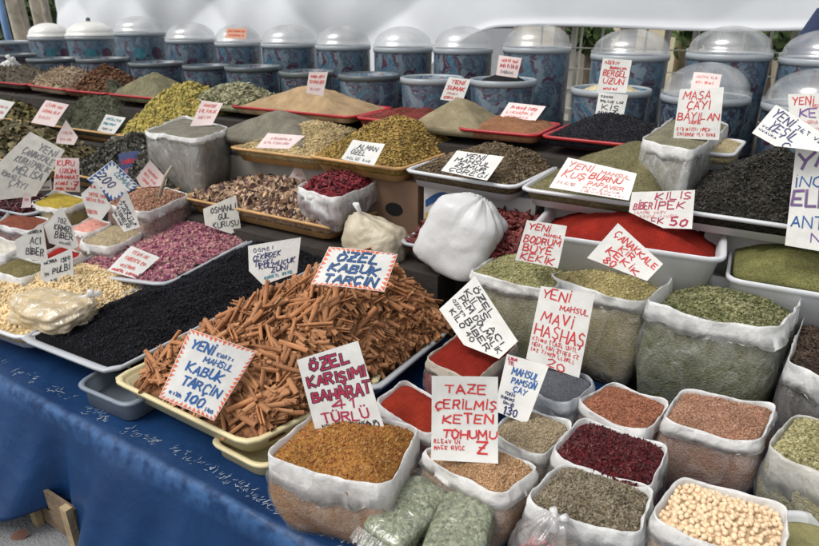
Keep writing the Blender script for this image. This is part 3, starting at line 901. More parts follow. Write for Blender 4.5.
def jar(px, wpx, rimy, Y, zb, label, dome='clear', mat=ORN, rim=RIM, medal=False, dome_h=0.105, contents=None, knob=False, straight=True, group="blue patterned jars behind the trays"):
    c = at_y(px, rimy, Y); dep = np.dot(c - CAM, FW); r = 0.5 * wpx * dep / FPX; zr = c[2]
    root = empty("storage_jar", (c[0], c[1], zb), label, "jar", group)
    H = zr - zb; o = (c[0], c[1], zb)
    k = 1.0 if straight else 0.90
    mb = MB(); mb.lathe([(0.001, 0), (r * .93 * k, 0), (r * .96 * k, .02), (r * .965, H - .02), (r * .965, H - .006), (r * .93, H - .006), (r * .92, H - .05), (0.001, H - .06)], o, 48)
    mb.build("body", mat, root, True)
    mb = MB(); mb.lathe([(r * .945, H - .03), (r * .99, H - .028), (r * 1.0, H - .015), (r * .995, H), (r * .955, H + .003), (r * .94, H - .012)], o, 48)
    mb.build("rim", rim, root, True)
    if medal:
        for da, cc in ((-.12, (.035, .16, .20)), (.55, (.06, .025, .05))):
            ang = math.atan2(CAM[1] - c[1], CAM[0] - c[0]) + da
            mb = MB(); rr = r * .972; v = [(c[0] + rr * math.cos(ang), c[1] + rr * math.sin(ang), zb + H * .70)]
            for i in range(24):
                a = 2 * math.pi * i / 24; s_ = r * .22
                aa = ang + s_ * math.cos(a) / rr
                v.append((c[0] + rr * math.cos(aa), c[1] + rr * math.sin(aa), zb + H * .70 + s_ * math.sin(a)))
            mb.add(v, [(0, 1 + i, 1 + (i + 1) % 24) for i in range(24)])
            mb.build("medallion", m_plain("medal%d" % (cc[0] * 1000), cc, .4, .2, 20), root)
    if dome:
        m_ = DOME_W if dome == 'white' else FILM_DOME
        prof = [(r * 1.0, H + .004), (r * 1.0, H + .018), (r * .94, H + .022)]
        for t in np.linspace(.12, 1, 12):
            prof.append((max(.001, r * .94 * math.cos(t * math.pi / 2)), H + .02 + dome_h * math.sin(t * math.pi / 2)))
        mb = MB(); mb.lathe(prof, o, 48); d_ = mb.build("domed_lid", m_, root, True)
        if knob:
            mb = MB(); mb.lathe([(.001, H + .02 + dome_h), (.02, H + .02 + dome_h), (.018, H + .045 + dome_h), (.001, H + .052 + dome_h)], o, 14)
            mb.build("knob", RIM_D, d_, True)
    if contents:
        nm, gm, lb, hh, cat = contents
        th = np.linspace(0, 2 * math.pi, 48, endpoint=False)
        Mound(np.c_[c[0] + r * .9 * np.cos(th), c[1] + r * .9 * np.sin(th)], zr - .028, hh, 1.6).build(nm, gm, lb, cat, .02, 14)
    return root, c, r
UY, LY, JB = 3.56, 3.12, 0.948
upper = [(8, 44, 41, 'none', 'lidless blue jar beside the pale blue pole at the far end of the row'),
         (50, 40, 37, 'white', 'blue jar with white domed lid and two round medallions, next to the hanging brown cloth'),
         (91, 47, 36, 'white', 'blue jar with a white domed lid topped by a black knob'),
         (140, 50, 32, 'clear', 'blue jar with pale dome and medallions, directly beyond the black knobbed one'),
         (191, 50, 39, 'clear', 'blue jar with pale dome just before the one with the orange card under its lid'),
         (238, 46, 42, 'clear', 'blue jar with an orange card lying under its clear domed lid'),
         (289, 56, 43, 'clear', 'blue jar with clear dome beyond the beige heap, next to the orange card jar'),
         (343, 56, 45, 'clear', 'blue clear domed jar behind the low jar with the upright pink card'),
         (403, 60, 47, 'clear', 'clear domed blue jar directly behind the low jar of grey green herb'),
         (463, 60, 48, 'clear', 'clear domed blue jar next to the tall pale one by the fence'),
         (537, 68, 47, 'clear', 'tall pale blue jar with clear dome, behind the open jar of black seeds'),
         (630, 76, 54, 'clear', 'tall blue jar with a reddish dome behind the open jar of pale grain'),
         (729, 80, 53, 'clear', 'tall blue jar with clear dome and amber seeds low inside, in front of the fence'),
         (826, 84, 58, 'clear', 'blue jar with grey dome below the dark blue hanging cloth')]
for i, (px, wp, ry, dm, lb) in enumerate(upper):
    jar(px, wp, ry, UY + (0.10 if i < 3 else 0), JB, lb, None if dm == 'none' else dm, ORN2 if i in (1, 2, 3, 10, 11) else ORN, RIM, i in (1, 2, 3), .105 if dm != 'white' else .11, knob=(i == 2), group="domed blue jars in the back row")
blackseed = m_grain("black_seed", [(.012, .012, .014), (.03, .03, .034), (.008, .008, .01)], 260, .9)
grey_herb = m_grain("grey_herb", [(.16, .15, .11), (.24, .22, .16), (.10, .10, .07)], 240, .8)
palegrain = m_grain("pale_grain", [(.46, .40, .24), (.58, .50, .32), (.36, .30, .18)], 260, .7)
dull = m_grain("dull_herb", [(.12, .13, .12), (.2, .2, .18), (.08, .09, .08)], 220, .8)
lower = [(14, 40, 54, ORN3, None, 'low dark rimmed jar at the far end behind the dark herbs'),
         (54, 50, 58, ORN, ("dried_herb", dull, "grey dried herb in the low jar behind the pale straw herbs", .01, "herb"), 'low open blue jar behind the heap of pale straw herbs'),
         (103, 50, 58, ORN, ("dried_herb", dull, "grey dried herb in the low jar behind the rust brown heap", .01, "herb"), 'low open blue jar behind the rust brown heap'),
         (157, 54, 62, ORN, ("dried_herb", dull, "grey dried herb in the low jar behind the dark red flakes", .01, "herb"), 'low open blue jar behind the dark red dried flakes'),
         (206, 46, 65, ORN, ("dried_herb", dull, "grey dried herb in the low jar behind the pale green leaves", .01, "herb"), 'low open blue jar behind the pale green leaf heap'),
         (253, 56, 66, ORN, ("dried_herb", dull, "grey dried herb in the low jar behind the beige cone", .01, "herb"), 'low open blue jar right behind the beige cone of powder'),
         (307, 56, 71, ORN3, ("dried_herb", dull, "dark herb in the low jar that holds an upright card", .02, "herb"), 'low dark blue jar with an upright red lettered card stuck in it'),
         (369, 62, 74, ORN2, ("dried_herb", dull, "grey dried herb in the low jar behind the tray of crimson flakes", .005, "herb"), 'low open blue jar behind the tray of crimson flakes'),
         (432, 64, 77, ORN2, ("dried_herb", grey_herb, "grey green herb in the blue jar behind the grey tan heap", .01, "herb"), 'low open blue jar of grey herb behind the grey tan heap'),
         (503, 67, 79, ORN2, ("black_seeds", blackseed, "heap of black seeds in the open blue jar by the small pink card", .05, "seeds"), 'low open blue jar heaped with black seeds'),
         (611, 78, 88, ORN, ("pale_grain", palegrain, "pale yellow grain heaped in the blue jar with two cards", .05, "grain"), 'low open blue jar heaped with pale yellow grain'),
         (705, 84, 95, ORN3, None, 'low blue jar under a wide grey dome, behind the bag of grey tea'),
         (815, 96, 104, ORN3, None, 'low blue jar under a grey dome, behind the big slanted navy card')]
for i, (px, wp, ry, mt, ct, lb) in enumerate(lower):
    jar(px, wp, ry, LY, JB, lb, 'clear' if i >= 11 else None, mt, RIM_D if i < 8 else RIM, False, .12, ct, straight=False, group="low blue jars in front of the domed ones")

# ================================================================== GOODS ON TRAYS
G = m_grain
def goods(quad, z, h, name, mat, label, cat, p=1.7, peak=(0, 0), lump=0.008, ls=6.0, tmat=None, tlabel=None, tilt=None, r=.05, skirt=.03, scale=0.94, tdepth=.07):
    if tmat is not None:
        tray(quad, z, tmat, tlabel, .045 if tmat is P_RED else tdepth, r, tilt)
    lp = shrink(rloop(quad, r, 90), scale)
    return Mound(lp, z - .012, h, p, peak, lump, ls, tilt).build(name, mat, label, cat, skirt)

zD, zC, zL, zB = 1.136, 1.02, .92, .788
c_olive = G("olive_brown", [(.09, .075, .03), (.17, .14, .05), (.05, .05, .025)], 150, .9)
leaf_olive = G("olive_leaf", [(.07, .07, .03), (.20, .17, .06), (.12, .09, .035), (.04, .045, .025)], 50, .3, .8, True)
# far row, red trays
g = goods(rect((-50, 77), (24, 84), zD, .40), zD, .13, "dried_herb", G("dark_herb", [(.05, .045, .035), (.12, .10, .07)], 110, 1), "dark dried herb heap at the far end of the red trays, before the lidless jar", "herb", tmat=P_RED, tlabel="red tray holding the dark dried herb at the far end")
g.grains("sprig", 'needle', 500, .03, G("dark_sprig", [(.05, .045, .03), (.16, .13, .09), (.09, .08, .06)], 40, .2, .8, True), .6)
g = goods(rect((25, 84), (62, 89), zD, .38), zD, .12, "straw_herb", G("straw", [(.26, .20, .13), (.36, .28, .19)], 110, 1), "pale straw coloured dried herb heap on a red tray", "herb", tmat=P_RED, tlabel="red tray holding the pale straw herb")
g.grains("sprig", 'needle', 600, .035, G("straw_sprig", [(.22, .16, .10), (.42, .34, .24), (.3, .2, .13)], 40, .2, .8, True), .6)
g = goods(rect((62, 89), (104, 93), zD, .40), zD, .17, "brown_flakes", G("rust", [(.10, .05, .025), (.16, .08, .04), (.06, .035, .02)], 130, 1), "rust brown heap of dried flakes between straw herb and grey green heap", "spice", tmat=P_RED, tlabel="red tray holding the rust brown flakes", p=1.2)
g.grains("flake", 'chip', 900, .018, G("rust_flake", [(.085, .04, .02), (.18, .09, .045), (.12, .055, .03)], 40, .2, .8, True), .6)
g = goods(rect((105, 93), (158, 98), zD, .38), zD, .14, "grey_green_herb", G("greygreen", [(.14, .13, .075), (.22, .2, .12), (.10, .10, .06)], 200, .8), "smooth grey green herb heap beside the rust brown flakes", "herb", p=1.3, tmat=P_RED, tlabel="red tray holding the grey green herb next to the rust brown flakes")
g = goods(rect((159, 98), (196, 101), zD, .34), zD, .05, "red_flakes", G("dkred", [(.10, .012, .014), (.17, .02, .02), (.05, .01, .01)], 200, .9), "low dark red dried flakes between grey green and pale green heaps", "spice", tmat=P_RED, tlabel="red tray holding the low dark red flakes")
g = goods(rect((186, 100), (240, 106), zD, .38), zD, .10, "green_leaves", G("palegreen", [(.20, .20, .12), (.32, .31, .2), (.14, .15, .09)], 130, 1), "pale grey green dried leaves heaped beside the beige cone", "herb")
g.grains("leaf", 'chip', 900, .02, G("palegreen_leaf", [(.18, .18, .10), (.36, .34, .22), (.26, .26, .15)], 40, .2, .8, True), .5)
g = goods(rect((228, 105), (352, 116.5), zD, .42), zD, .125, "beige_powder", G("beigepow", [(.33, .23, .125), (.42, .30, .17), (.29, .2, .11)], 420, .5), "wide smooth beige cone of ground spice below the low jars", "spice", p=1.15, lump=.004, tmat=P_RED, tlabel="red tray under the wide beige cone")
g = goods(rect((353, 116.5), (432, 124.5), zD, .40), zD, .045, "crimson_flakes", G("crimson", [(.13, .02, .02), (.2, .03, .025), (.08, .015, .015), (.17, .07, .05)], 230, .9), "flat crimson pepper flakes between the beige cone and cumin heap", "spice", tmat=P_RED, tlabel="red tray holding flat crimson flakes")
g = goods(rect((405, 123), (482, 130), zD, .36), zD, .12, "grey_tan_powder", G("greytan", [(.22, .185, .11), (.29, .24, .15), (.17, .15, .09)], 380, .5), "smooth grey tan heap behind the golden cumin", "spice", p=1.35, lump=.004)
g = goods(rect((455, 127.5), (537, 135), zD, .38), zD, .045, "orange_powder", G("orangepow", [(.24, .11, .055), (.30, .15, .08), (.18, .08, .04)], 330, .7), "low orange brown spice in a red tray with a tilted card", "spice", tmat=P_RED, tlabel="red tray of orange brown spice, next to the black seeds")
g = goods(rect((539, 135), (668, 148), zD, .36), zD, .10, "black_seeds", G("blackseed2", [(.010, .010, .014), (.028, .028, .034), (.008, .008, .01)], 240, 1), "heap of black seeds in the red tray in front of the pale grain", "seeds", p=1.5, tmat=P_RED, tlabel="red tray heaped with black seeds")
g.grains("seed", 'seed', 1500, .006, G("blackseed_i", [(.01, .01, .012), (.035, .035, .04)], 40, .1, .6, True))
g = goods(rect((668, 148), (735, 155), zD, .36), zD, .03, "beige_seeds", G("beigeseeds", [(.38, .31, .17), (.48, .40, .24), (.28, .22, .12)], 220, .8), "pale beige seeds behind the bag of grey tea", "seeds", tmat=P_WHITE, tlabel="white tray of pale beige seeds behind the bag of grey tea")

# left wooden trays
g = goods(rect((-70, 107), (46, 124), zL, .46), zL, .13, "olive_leaves", c_olive, "olive and brown dried leaves in the wooden tray at the far end", "herb", tmat=P_TAN, tlabel="tan tray of olive and brown leaves", p=1.5)
g.grains("leaf", 'leaf', 1300, .022, leaf_olive, .6)
g = goods(rect((47, 124.5), (118, 134.6), zL, .50), zL, .30, "dark_green_herb", G("dkgreen", [(.055, .06, .04), (.10, .105, .065), (.04, .045, .03)], 130, 1), "dark green dried herb piled in a tall mound beside the yellow chamomile", "herb", p=1.25, lump=.014, tmat=P_TAN, tlabel="tan tray of dark green herb", peak=(-.05, .2))
g.grains("sprig", 'needle', 1800, .022, G("dkgreen_i", [(.05, .055, .035), (.13, .13, .085), (.085, .085, .055)], 40, .1, .8, True), .5)
g = goods(rect((112, 134), (216, 147), zL, .55), zL, .31, "chamomile", G("chamo", [(.30, .24, .05), (.42, .34, .09), (.22, .18, .04)], 120, 1), "greenish yellow dried chamomile flowers in a large mound", "herb", p=1.6, lump=.016, tmat=P_TAN, tlabel="tan tray of yellow chamomile", peak=(-.1, .1))
g.grains("flower", 'bit', 2600, .013, G("chamo_i", [(.26, .22, .045), (.50, .41, .12), (.40, .32, .08), (.18, .16, .05)], 40, .2, .8, True), 1.0)
g = goods(rect((205, 133), (310, 146), 1.03, .40), 1.03, .13, "grey_powder", G("greypow", [(.15, .14, .105), (.21, .195, .15), (.12, .11, .085)], 420, .5), "smooth grey green powder heap behind the pale seeds' tray", "spice", p=1.3, lump=.004)
# middle row
g = goods(rect((226, 146.5), (318, 158), zC - .03, .50, .25), zC - .03, .13, "pale_seeds", G("paleseed", [(.36, .27, .13), (.48, .38, .2), (.28, .2, .09)], 200, .9), "pale yellow seeds in a tan tray above the grey white box", "seeds", tmat=P_TAN, tlabel="tan tray of pale yellow seeds", peak=(.1, .1), p=1.5)
g.grains("seed", 'seed', 2600, .009, G("paleseed_i", [(.34, .25, .11), (.55, .45, .26), (.44, .33, .16)], 40, .1, .7, True))
g = goods(rect((306, 155), (400, 169), zC, .62), zC, .17, "cumin_seeds", G("cumin", [(.24, .155, .035), (.38, .26, .07), (.15, .095, .025)], 170, 1), "golden brown cumin like seeds heaped in a tan tray", "seeds", p=1.35, peak=(.15, -.05), tmat=P_TAN, tlabel="tan tray under the golden brown seeds")
g.grains("seed", 'seed', 3800, .011, G("cumin_i", [(.20, .125, .03), (.46, .32, .09), (.34, .22, .055), (.14, .09, .03)], 40, .1, .75, True), .6)
g = goods(rect((402, 169), (515, 187), zC, .50), zC, .10, "brown_tea", G("darkbrown", [(.085, .06, .035), (.15, .11, .065), (.055, .04, .025)], 220, 1), "dark brown dried spice heaped in a white tray above the logo box", "spice", p=1.5, peak=(.2, .15), tmat=P_WHITE, tlabel="white tray of dark brown spice")
g.grains("shred", 'chip', 2400, .008, G("darkbrown_i", [(.07, .05, .03), (.20, .15, .09), (.12, .085, .05)], 40, .1, .8, True))
g = goods(rect((518, 187.5), (664, 208), zC, .60), zC, .14, "green_brown_herb", G("thyme", [(.13, .115, .055), (.20, .18, .09), (.09, .08, .04)], 260, .9), "grey olive herb heaped in a white tray behind the wide pink lettered card", "herb", p=1.4, peak=(.30, .45), lump=.006, tmat=P_WHITE, tlabel="white tray of grey olive herb")
g = goods(rect((667, 208), (850, 234), zC, .50), zC, .19, "black_tea", G("blacktea", [(.016, .015, .012), (.034, .031, .024), (.011, .010, .009)], 180, 1), "black tea leaves heaped steeply in a white tray", "tea", p=1.2, peak=(.15, .05), tmat=P_WHITE, tlabel="white tray heaped with black tea")
g.grains("leaf", 'seed', 4200, .010, G("blacktea_i", [(.012, .011, .009), (.048, .043, .034), (.024, .022, .017)], 40, .1, .6, True), .6)

# cardboard boxes under the middle row
def carton(fl, fr, ztop, zbot, depth, col, label, hole=None, logo=False):
    q = rect(fl, fr, ztop, depth); a, b = np.array(q[0]), np.array(q[1])
    e = (b - a); W_ = np.linalg.norm(e); e = e / W_; nn = np.array([-e[1], e[0]])
    root = empty("cardboard_box", (*((a + b) / 2 + nn * depth / 2), zbot), label, "box", "cardboard boxes under the trays")
    m_ = m_plain("carton_%d" % int(col[0] * 1000), col, .85, .12, 9, .2, 30)
    lp = [a, b, b + nn * depth, a + nn * depth]
    mb = MB(); mb.add([(*p, zbot) for p in lp] + [(*p, ztop) for p in lp], [(0, 3, 2, 1), (4, 5, 6, 7), (0, 1, 5, 4), (1, 2, 6, 5), (2, 3, 7, 6), (3, 0, 4, 7)])
    mb.build("carton", m_, root)
    def disc(u, v, ru, rv, mat, nm, off=.002, n=24):
        c = a + e * W_ * u - nn * off; zc = zbot + (ztop - zbot) * v
        mb = MB(); vv = [(*(c + e * ru * math.cos(6.283 * i / n)), zc + rv * math.sin(6.283 * i / n)) for i in range(n)]
        vv2 = [(p[0] + nn[0] * off * .9, p[1] + nn[1] * off * .9, p[2]) for p in vv]
        mb.add(vv + vv2, [tuple(range(n))] + [(i, n + i, n + (i + 1) % n, (i + 1) % n) for i in range(n)]); return mb.build(nm, mat, root)
    if hole: disc(hole[0], hole[1], .045, .03, m_plain("hole_dark", (.006, .006, .006), .9), "handle_hole")
    if logo:
        yel = m_plain("logo_yellow", (.55, .36, .03), .6); blu = m_plain("logo_blue", (.015, .07, .20), .6)
        def band(u0, u1, v0, v1, w0, w1, mat, off):
            mb = MB(); V0 = []; k = 14
            for i in range(k + 1):
                t = i / k; u = u0 + (u1 - u0) * t; v = v0 + (v1 - v0) * t + .18 * math.sin(t * 3.1); hw = w0 + (w1 - w0) * t
                c = a + e * W_ * u - nn * off
                for s_ in (-1, 1): V0.append((*c, zbot + (ztop - zbot) * min(.97, max(.03, v + s_ * hw))))
            mb.add(V0, [(2 * i, 2 * i + 2, 2 * i + 3, 2 * i + 1) for i in range(k)]); return mb.build("printed_band", mat, root)
        band(.02, .50, .35, .45, .13, .22, yel, .002); band(.02, .36, .66, .62, .06, .12, blu, .0035)
        disc(.62, .38, .055, .065, blu, "printed_roundel", .002); disc(.62, .38, .045, .053, m_plain("logo_teal", (.03, .20, .32), .6), "printed_roundel", .004)
        disc(.62, .36, .034, .012, m_plain("logo_white", (.6, .65, .68), .6), "printed_mark", .006)
    return root
carton((210, 152), (330, 170), zC - .104, .702, .34, (.34, .31, .27), "grey white cardboard box with a dark hand hole under the tray of pale seeds", (.53, .55))
carton((336, 171), (418, 183), zC - .074, .702, .36, (.20, .12, .075), "brown cardboard box with a round hand hole under the tray of golden brown seeds", (.72, .45))
carton((424, 184), (536, 200), zC - .074, .702, .36, (.52, .51, .49), "white cardboard box printed with yellow and blue bands and a blue roundel", None, True)
carton((545, 201), (700, 224), zC - .074, .702, .05, (.40, .38, .35), "pale grey cardboard box behind the tub of red powder")
carton((706, 226), (860, 250), zC - .074, .702, .05, (.36, .34, .32), "pale grey cardboard box behind the tub of green herb")

# second row: herbs, dried fruit, peppers
g = goods(rect((-80, 142), (58, 171), zB, .42), zB, .19, "olive_herb", G("oliveherb", [(.10, .085, .045), (.17, .14, .07), (.06, .05, .03)], 130, 1), "brown olive dried herb behind the big leaning old card", "herb", tmat=P_TAN, tlabel="tan tray of brown olive herb behind the big leaning card")
g.grains("sprig", 'leaf', 1200, .022, G("oliveherb_i", [(.07, .06, .03), (.24, .20, .11), (.14, .11, .05), (.10, .09, .05)], 40, .1, .8, True), .6)
g = goods(rect((62, 172), (164, 192.5), zB, .42), zB, .23, "grey_flowers", G("greyflower", [(.07, .07, .065), (.13, .13, .12), (.045, .045, .045)], 110, 1), "dark grey curled dried flowers heaped behind the serrated blue card", "herb", p=1.5, lump=.014, tmat=P_TAN, tlabel="tan tray of dark grey dried flowers")
g.grains("flower", 'leaf', 3200, .0155, G("greyflower_i", [(.055, .053, .045), (.22, .21, .17), (.12, .115, .095), (.15, .15, .11)], 40, .1, .8, True), 1.0)
g = goods(rect((178, 196), (338, 229), zB, .40), zB, .10, "dried_fruit", G("fruitbase", [(.20, .12, .08), (.30, .2, .13)], 60, 1), "beige, brown and purple dried fruit pieces in a shallow tan tray", "dried fruit", tmat=P_TAN, tlabel="shallow tan tray of mixed dried fruit pieces", lump=.012)
g.grains("fruit_piece", 'bit', 1500, .0155, G("fruit_i", [(.52, .38, .24), (.36, .23, .14), (.44, .30, .18), (.10, .05, .07), (.48, .35, .23), (.24, .14, .09), (.06, .03, .035)], 40, .4, .7, True), 1.0)
g.grains("fruit_skin", 'leaf', 900, .021, MATS['fruit_i'], 1.0)
g = goods(rect((396, 241), (566, 276), zB, .44), zB, .10, "red_peppers", G("pepperbase", [(.10, .015, .015), (.16, .03, .02)], 60, 1), "dried red pepper pods heaped beneath the cardboard boxes", "peppers", tmat=P_GREY, tlabel="grey tray of dried red pepper pods", lump=.012)
g.grains("pepper_pod", 'pod', 1500, .036, G("pepper_i", [(.075, .012, .013), (.15, .025, .023), (.105, .017, .017), (.19, .055, .042)], 40, .2, .45, True), .5)

tub(rect((525, 231), (727, 260), .93, .40), .93, P_WHITE, "white plastic tub of red pepper powder")
redpow = G("redpow", [(.20, .014, .008), (.26, .021, .012), (.16, .011, .007)], 480, .45, .9)
Mound(shrink(rloop(rect((525, 231), (727, 260), .93, .40), .05, 90), .91), .885, .10, 1.5, (.05, -.1), .006, 6).build("red_pepper_powder", redpow, "bright red ground pepper mounded in a white tub", "spice")
tub(rect((729, 260.5), (880, 284), .93, .40), .875, P_WHITE, "pale grey tub of green herb under the big leaning card")
Mound(shrink(rloop(rect((729, 260.5), (880, 284), .93, .40), .05, 90), .91), .885, .05, 1.6, (.1, 0), .005, 6).build("green_herb", G("greenherb", [(.13, .13, .045), (.20, .19, .07), (.09, .09, .03)], 330, .7), "olive green crushed herb in the pale grey tub under the big card", "herb")

# front left: rose buds, roasted beans, black berries
zR = .6575
g = goods(pq([(58, 271), (165, 285), (275, 227), (196, 205)], zR), zR, .045, "rose_buds", G("rosebase", [(.22, .08, .10), (.34, .16, .17)], 90, 1), "pink and purple dried rose buds in a grey tray", "rose buds", tmat=P_GREY, tlabel="grey tray of pink dried rose buds", lump=.006)
g.grains("rose_bud", 'bit', 3600, .0095, G("rose_i", [(.20, .04, .09), (.42, .16, .20), (.33, .09, .15), (.50, .32, .26), (.14, .03, .08), (.45, .24, .22)], 40, .3, .75, True), 1.0)
zA = .585
g = goods(pq([(-75, 306), (20, 339), (172, 290), (60, 262)], zA), zA, .02, "roasted_beans", G("soybase", [(.40, .28, .13), (.5, .37, .19)], 120, 1), "cream roasted soya beans in a white tray at the stall edge", "beans", tmat=P_WHITE, tlabel="white tray of cream roasted beans", lump=.007)
sy = Mound(rloop(pq([(-70, 306), (70, 332), (200, 280), (64, 260)], zA), .08, 90), zA - .004, .095, 1.6, (.05, 0), .006, 6)
sy.build('roasted_beans', MATS['soybase'], 'overflowing cream roasted soya beans spilling toward the black berries', 'beans', .004)
sy.grains('bean', 'bean', 6500, .0064, G('soy_i', [(.62, .47, .25), (.74, .60, .37), (.55, .39, .19), (.68, .52, .28)], 40, .1, .55, True), .8)
g.grains("bean", 'bean', 900, .0085, G("soy_i", [(.62, .47, .25), (.74, .60, .37), (.55, .39, .19), (.68, .52, .28)], 40, .1, .55, True), .8)
blk_q = [at(15, 337, zA)[:2], at(108, 374, zA)[:2], at(352, 248, zA + .09)[:2], at(277, 230, zA + .09)[:2]]
tl = (blk_q[0][1], .09 / (blk_q[2][1] - blk_q[0][1]))
g = goods(blk_q, zA, .045, "black_berries", G("blackbase", [(.004, .004, .005), (.008, .008, .010)], 220, 1, .9), "glossy black dried berries filling the long grey tray beside the cinnamon", "dried berries", tmat=P_GREY, tlabel="long grey tray of black berries", tilt=tl, lump=.01, p=2.2)
g.grains("berry", 'bit', 11000, .0042, G("black_i", [(.005, .005, .007), (.016, .016, .022), (.007, .007, .010)], 40, .2, .8, True), 1.0)
tray(pq([(72, 384), (128, 408), (178, 378), (125, 352)], .545), .545, m_plain("dim_grey_plastic", (.17, .20, .24), .35, .1, 6), "empty grey tray turned up under the black berries' tray", .07)

# ================================================================== CINNAMON
zcin = .585
cin_q = pq([(108, 378), (248, 446), (388, 376), (238, 318)], zcin)
tray(pq([(205, 440), (262, 470), (330, 436), (270, 410)], .515), .515, P_CREAM, "cream tray turned under the cinnamon tray, resting on the blue cloth", .045)
tray(cin_q, zcin, P_CREAM, "cream tray at the front holding the cinnamon sticks")
tray(pq([(240, 330), (376, 392), (452, 329), (330, 268)], zcin + .006), zcin + .006, P_GREY, "grey tray behind the cream one, also buried in cinnamon")
cq = [at(122, 379, zcin)[:2], at(250, 440, zcin)[:2], at(455, 326, zcin)[:2], at(346, 268, zcin + .06)[:2]]
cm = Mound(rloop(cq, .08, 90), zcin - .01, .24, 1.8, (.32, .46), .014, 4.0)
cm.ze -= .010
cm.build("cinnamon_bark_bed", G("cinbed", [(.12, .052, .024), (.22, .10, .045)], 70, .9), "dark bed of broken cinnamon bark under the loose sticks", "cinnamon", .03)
cm.ze += .010
m_cin = G("cinnamon", [(.20, .085, .034), (.37, .17, .072), (.27, .12, .05), (.43, .21, .095)], 60, .35, .7, True, .15)
def m_stick():
    m, t, N, L, b = _new("cinnamon_bark")
    tc = N.new("ShaderNodeTexCoord"); oi = N.new("ShaderNodeObjectInfo")
    mp = N.new("ShaderNodeMapping"); mp.inputs['Scale'].default_value = (18, 160, 160)
    L.new(tc.outputs['Object'], mp.inputs['Vector'])
    ad = N.new("ShaderNodeVectorMath"); ad.operation = 'ADD'
    L.new(mp.outputs[0], ad.inputs[0]); L.new(oi.outputs['Random'], ad.inputs[1])
    nz = N.new("ShaderNodeTexNoise"); nz.inputs['Scale'].default_value = 1; nz.inputs['Detail'].default_value = 6
    L.new(ad.outputs[0], nz.inputs['Vector'])
    cr = N.new("ShaderNodeValToRGB"); e = cr.color_ramp.elements
    e[0].position = .3; e[0].color = (.24, .098, .038, 1); e[1].position = .72; e[1].color = (.48, .22, .095, 1)
    L.new(nz.outputs['Fac'], cr.inputs[0])
    mr = N.new("ShaderNodeMapRange"); mr.inputs[3].default_value = .72; mr.inputs[4].default_value = 1.25
    L.new(oi.outputs['Random'], mr.inputs[0])
    mx = N.new("ShaderNodeVectorMath"); mx.operation = 'SCALE'
    L.new(cr.outputs[0], mx.inputs[0]); L.new(mr.outputs[0], mx.inputs['Scale'])
    L.new(mx.outputs[0], b.inputs['Base Color']); b.inputs['Roughness'].default_value = .7
    b.inputs['Specular IOR Level'].default_value = .3
    bp = N.new("ShaderNodeBump"); bp.inputs['Strength'].default_value = .5; bp.inputs['Distance'].default_value = .003
    L.new(nz.outputs['Fac'], bp.inputs['Height']); L.new(bp.outputs['Normal'], b.inputs['Normal'])
    return m
STICK = m_stick()
def quill(L_, r, sd):
    """a rolled piece of bark: two inward curls, hollow, ragged ends"""
    sec = []
    k = 11
    for i in range(k):
        a = -0.25 * math.pi + 1.5 * math.pi * i / (k - 1)
        rr = r * (1 + .05 * math.sin(3 * a + sd))
        sec.append((rr * math.cos(a), rr * math.sin(a)))
    sec = [(r * .25, -r * .25), (r * .62, -r * .52)] + sec[1:-1] + [(-r * .60, -r * .5), (-r * .22, -r * .2)] if sd % 2 else [(r * .3, r * .05), (r * .7, -r * .2)] + sec[2:] + [(-r * .3, -r * .9)]
    n = len(sec); th = .0016
    inner = []
    for i, p in enumerate(sec):
        a = np.array(sec[min(i + 1, n - 1)]) - np.array(sec[max(i - 1, 0)]); a = a / (np.linalg.norm(a) + 1e-9)
        inner.append((p[0] - a[1] * th, p[1] + a[0] * th))
    ring = sec + inner[::-1]; m_ = len(ring)
    V = []; xs = np.linspace(-L_ / 2, L_ / 2, 5)
    rd = random.Random(sd)
    for j, x in enumerate(xs):
        tw = .04 * (j - 2) * (1 if sd % 3 else -1); bend = .0012 * math.sin(j * 1.3 + sd)
        for y, z in ring:
            ex = rd.uniform(-.002, .002) if j in (0, 4) else 0
            V.append((x + ex, y * math.cos(tw) - z * math.sin(tw) + bend, y * math.sin(tw) + z * math.cos(tw)))
    F = []
    for j in range(4):
        for i in range(m_):
            i2 = (i + 1) % m_; F.append((j * m_ + i, j * m_ + i2, (j + 1) * m_ + i2, (j + 1) * m_ + i))
    for i in range(n - 1):
        F.append((i, m_ - 1 - i, m_ - 2 - i, i + 1)); b_ = 4 * m_; F.append((b_ + i, b_ + i + 1, b_ + m_ - 2 - i, b_ + m_ - 1 - i))
    return np.array(V), F
protos = []
for k in range(10):
    V, F = quill(random.uniform(.085, .135), random.uniform(.0064, .0090), k)
    protos.append((V, F))
def stick_mats(P, tilt):
    """sticks lying along the slope of the heap, neighbours roughly agreeing in direction"""
    n = len(P)
    az = 2.3 * wob(P[:, 0], P[:, 1], 4.0, 1.1) + rng.normal(0, .75, n) + 2.0
    el = rng.normal(0, tilt, n); ro = rng.uniform(0, 6.283, n)
    c0 = cm.c; d = P[:, :2] - c0; r_ = np.linalg.norm(d, axis=1); th = (d / (r_[:, None] + 1e-9))
    sl = np.clip(1.7 * cm.h * r_ / .36 ** 2, 0, .75)
    N_ = np.c_[th * sl[:, None], np.ones(n)]; N_ /= np.linalg.norm(N_, axis=1)[:, None]
    X = np.c_[np.cos(az), np.sin(az), np.zeros(n)]; X -= N_ * (X * N_).sum(1)[:, None]; X /= np.linalg.norm(X, axis=1)[:, None]
    X = X * np.cos(el)[:, None] + N_ * np.sin(el)[:, None]
    Y0 = np.cross(N_, X); Y0 /= np.linalg.norm(Y0, axis=1)[:, None]; Z0 = np.cross(X, Y0)
    Y = Y0 * np.cos(ro)[:, None] + Z0 * np.sin(ro)[:, None]; Z = np.cross(X, Y)
    return np.stack([X, Y, Z], axis=2)
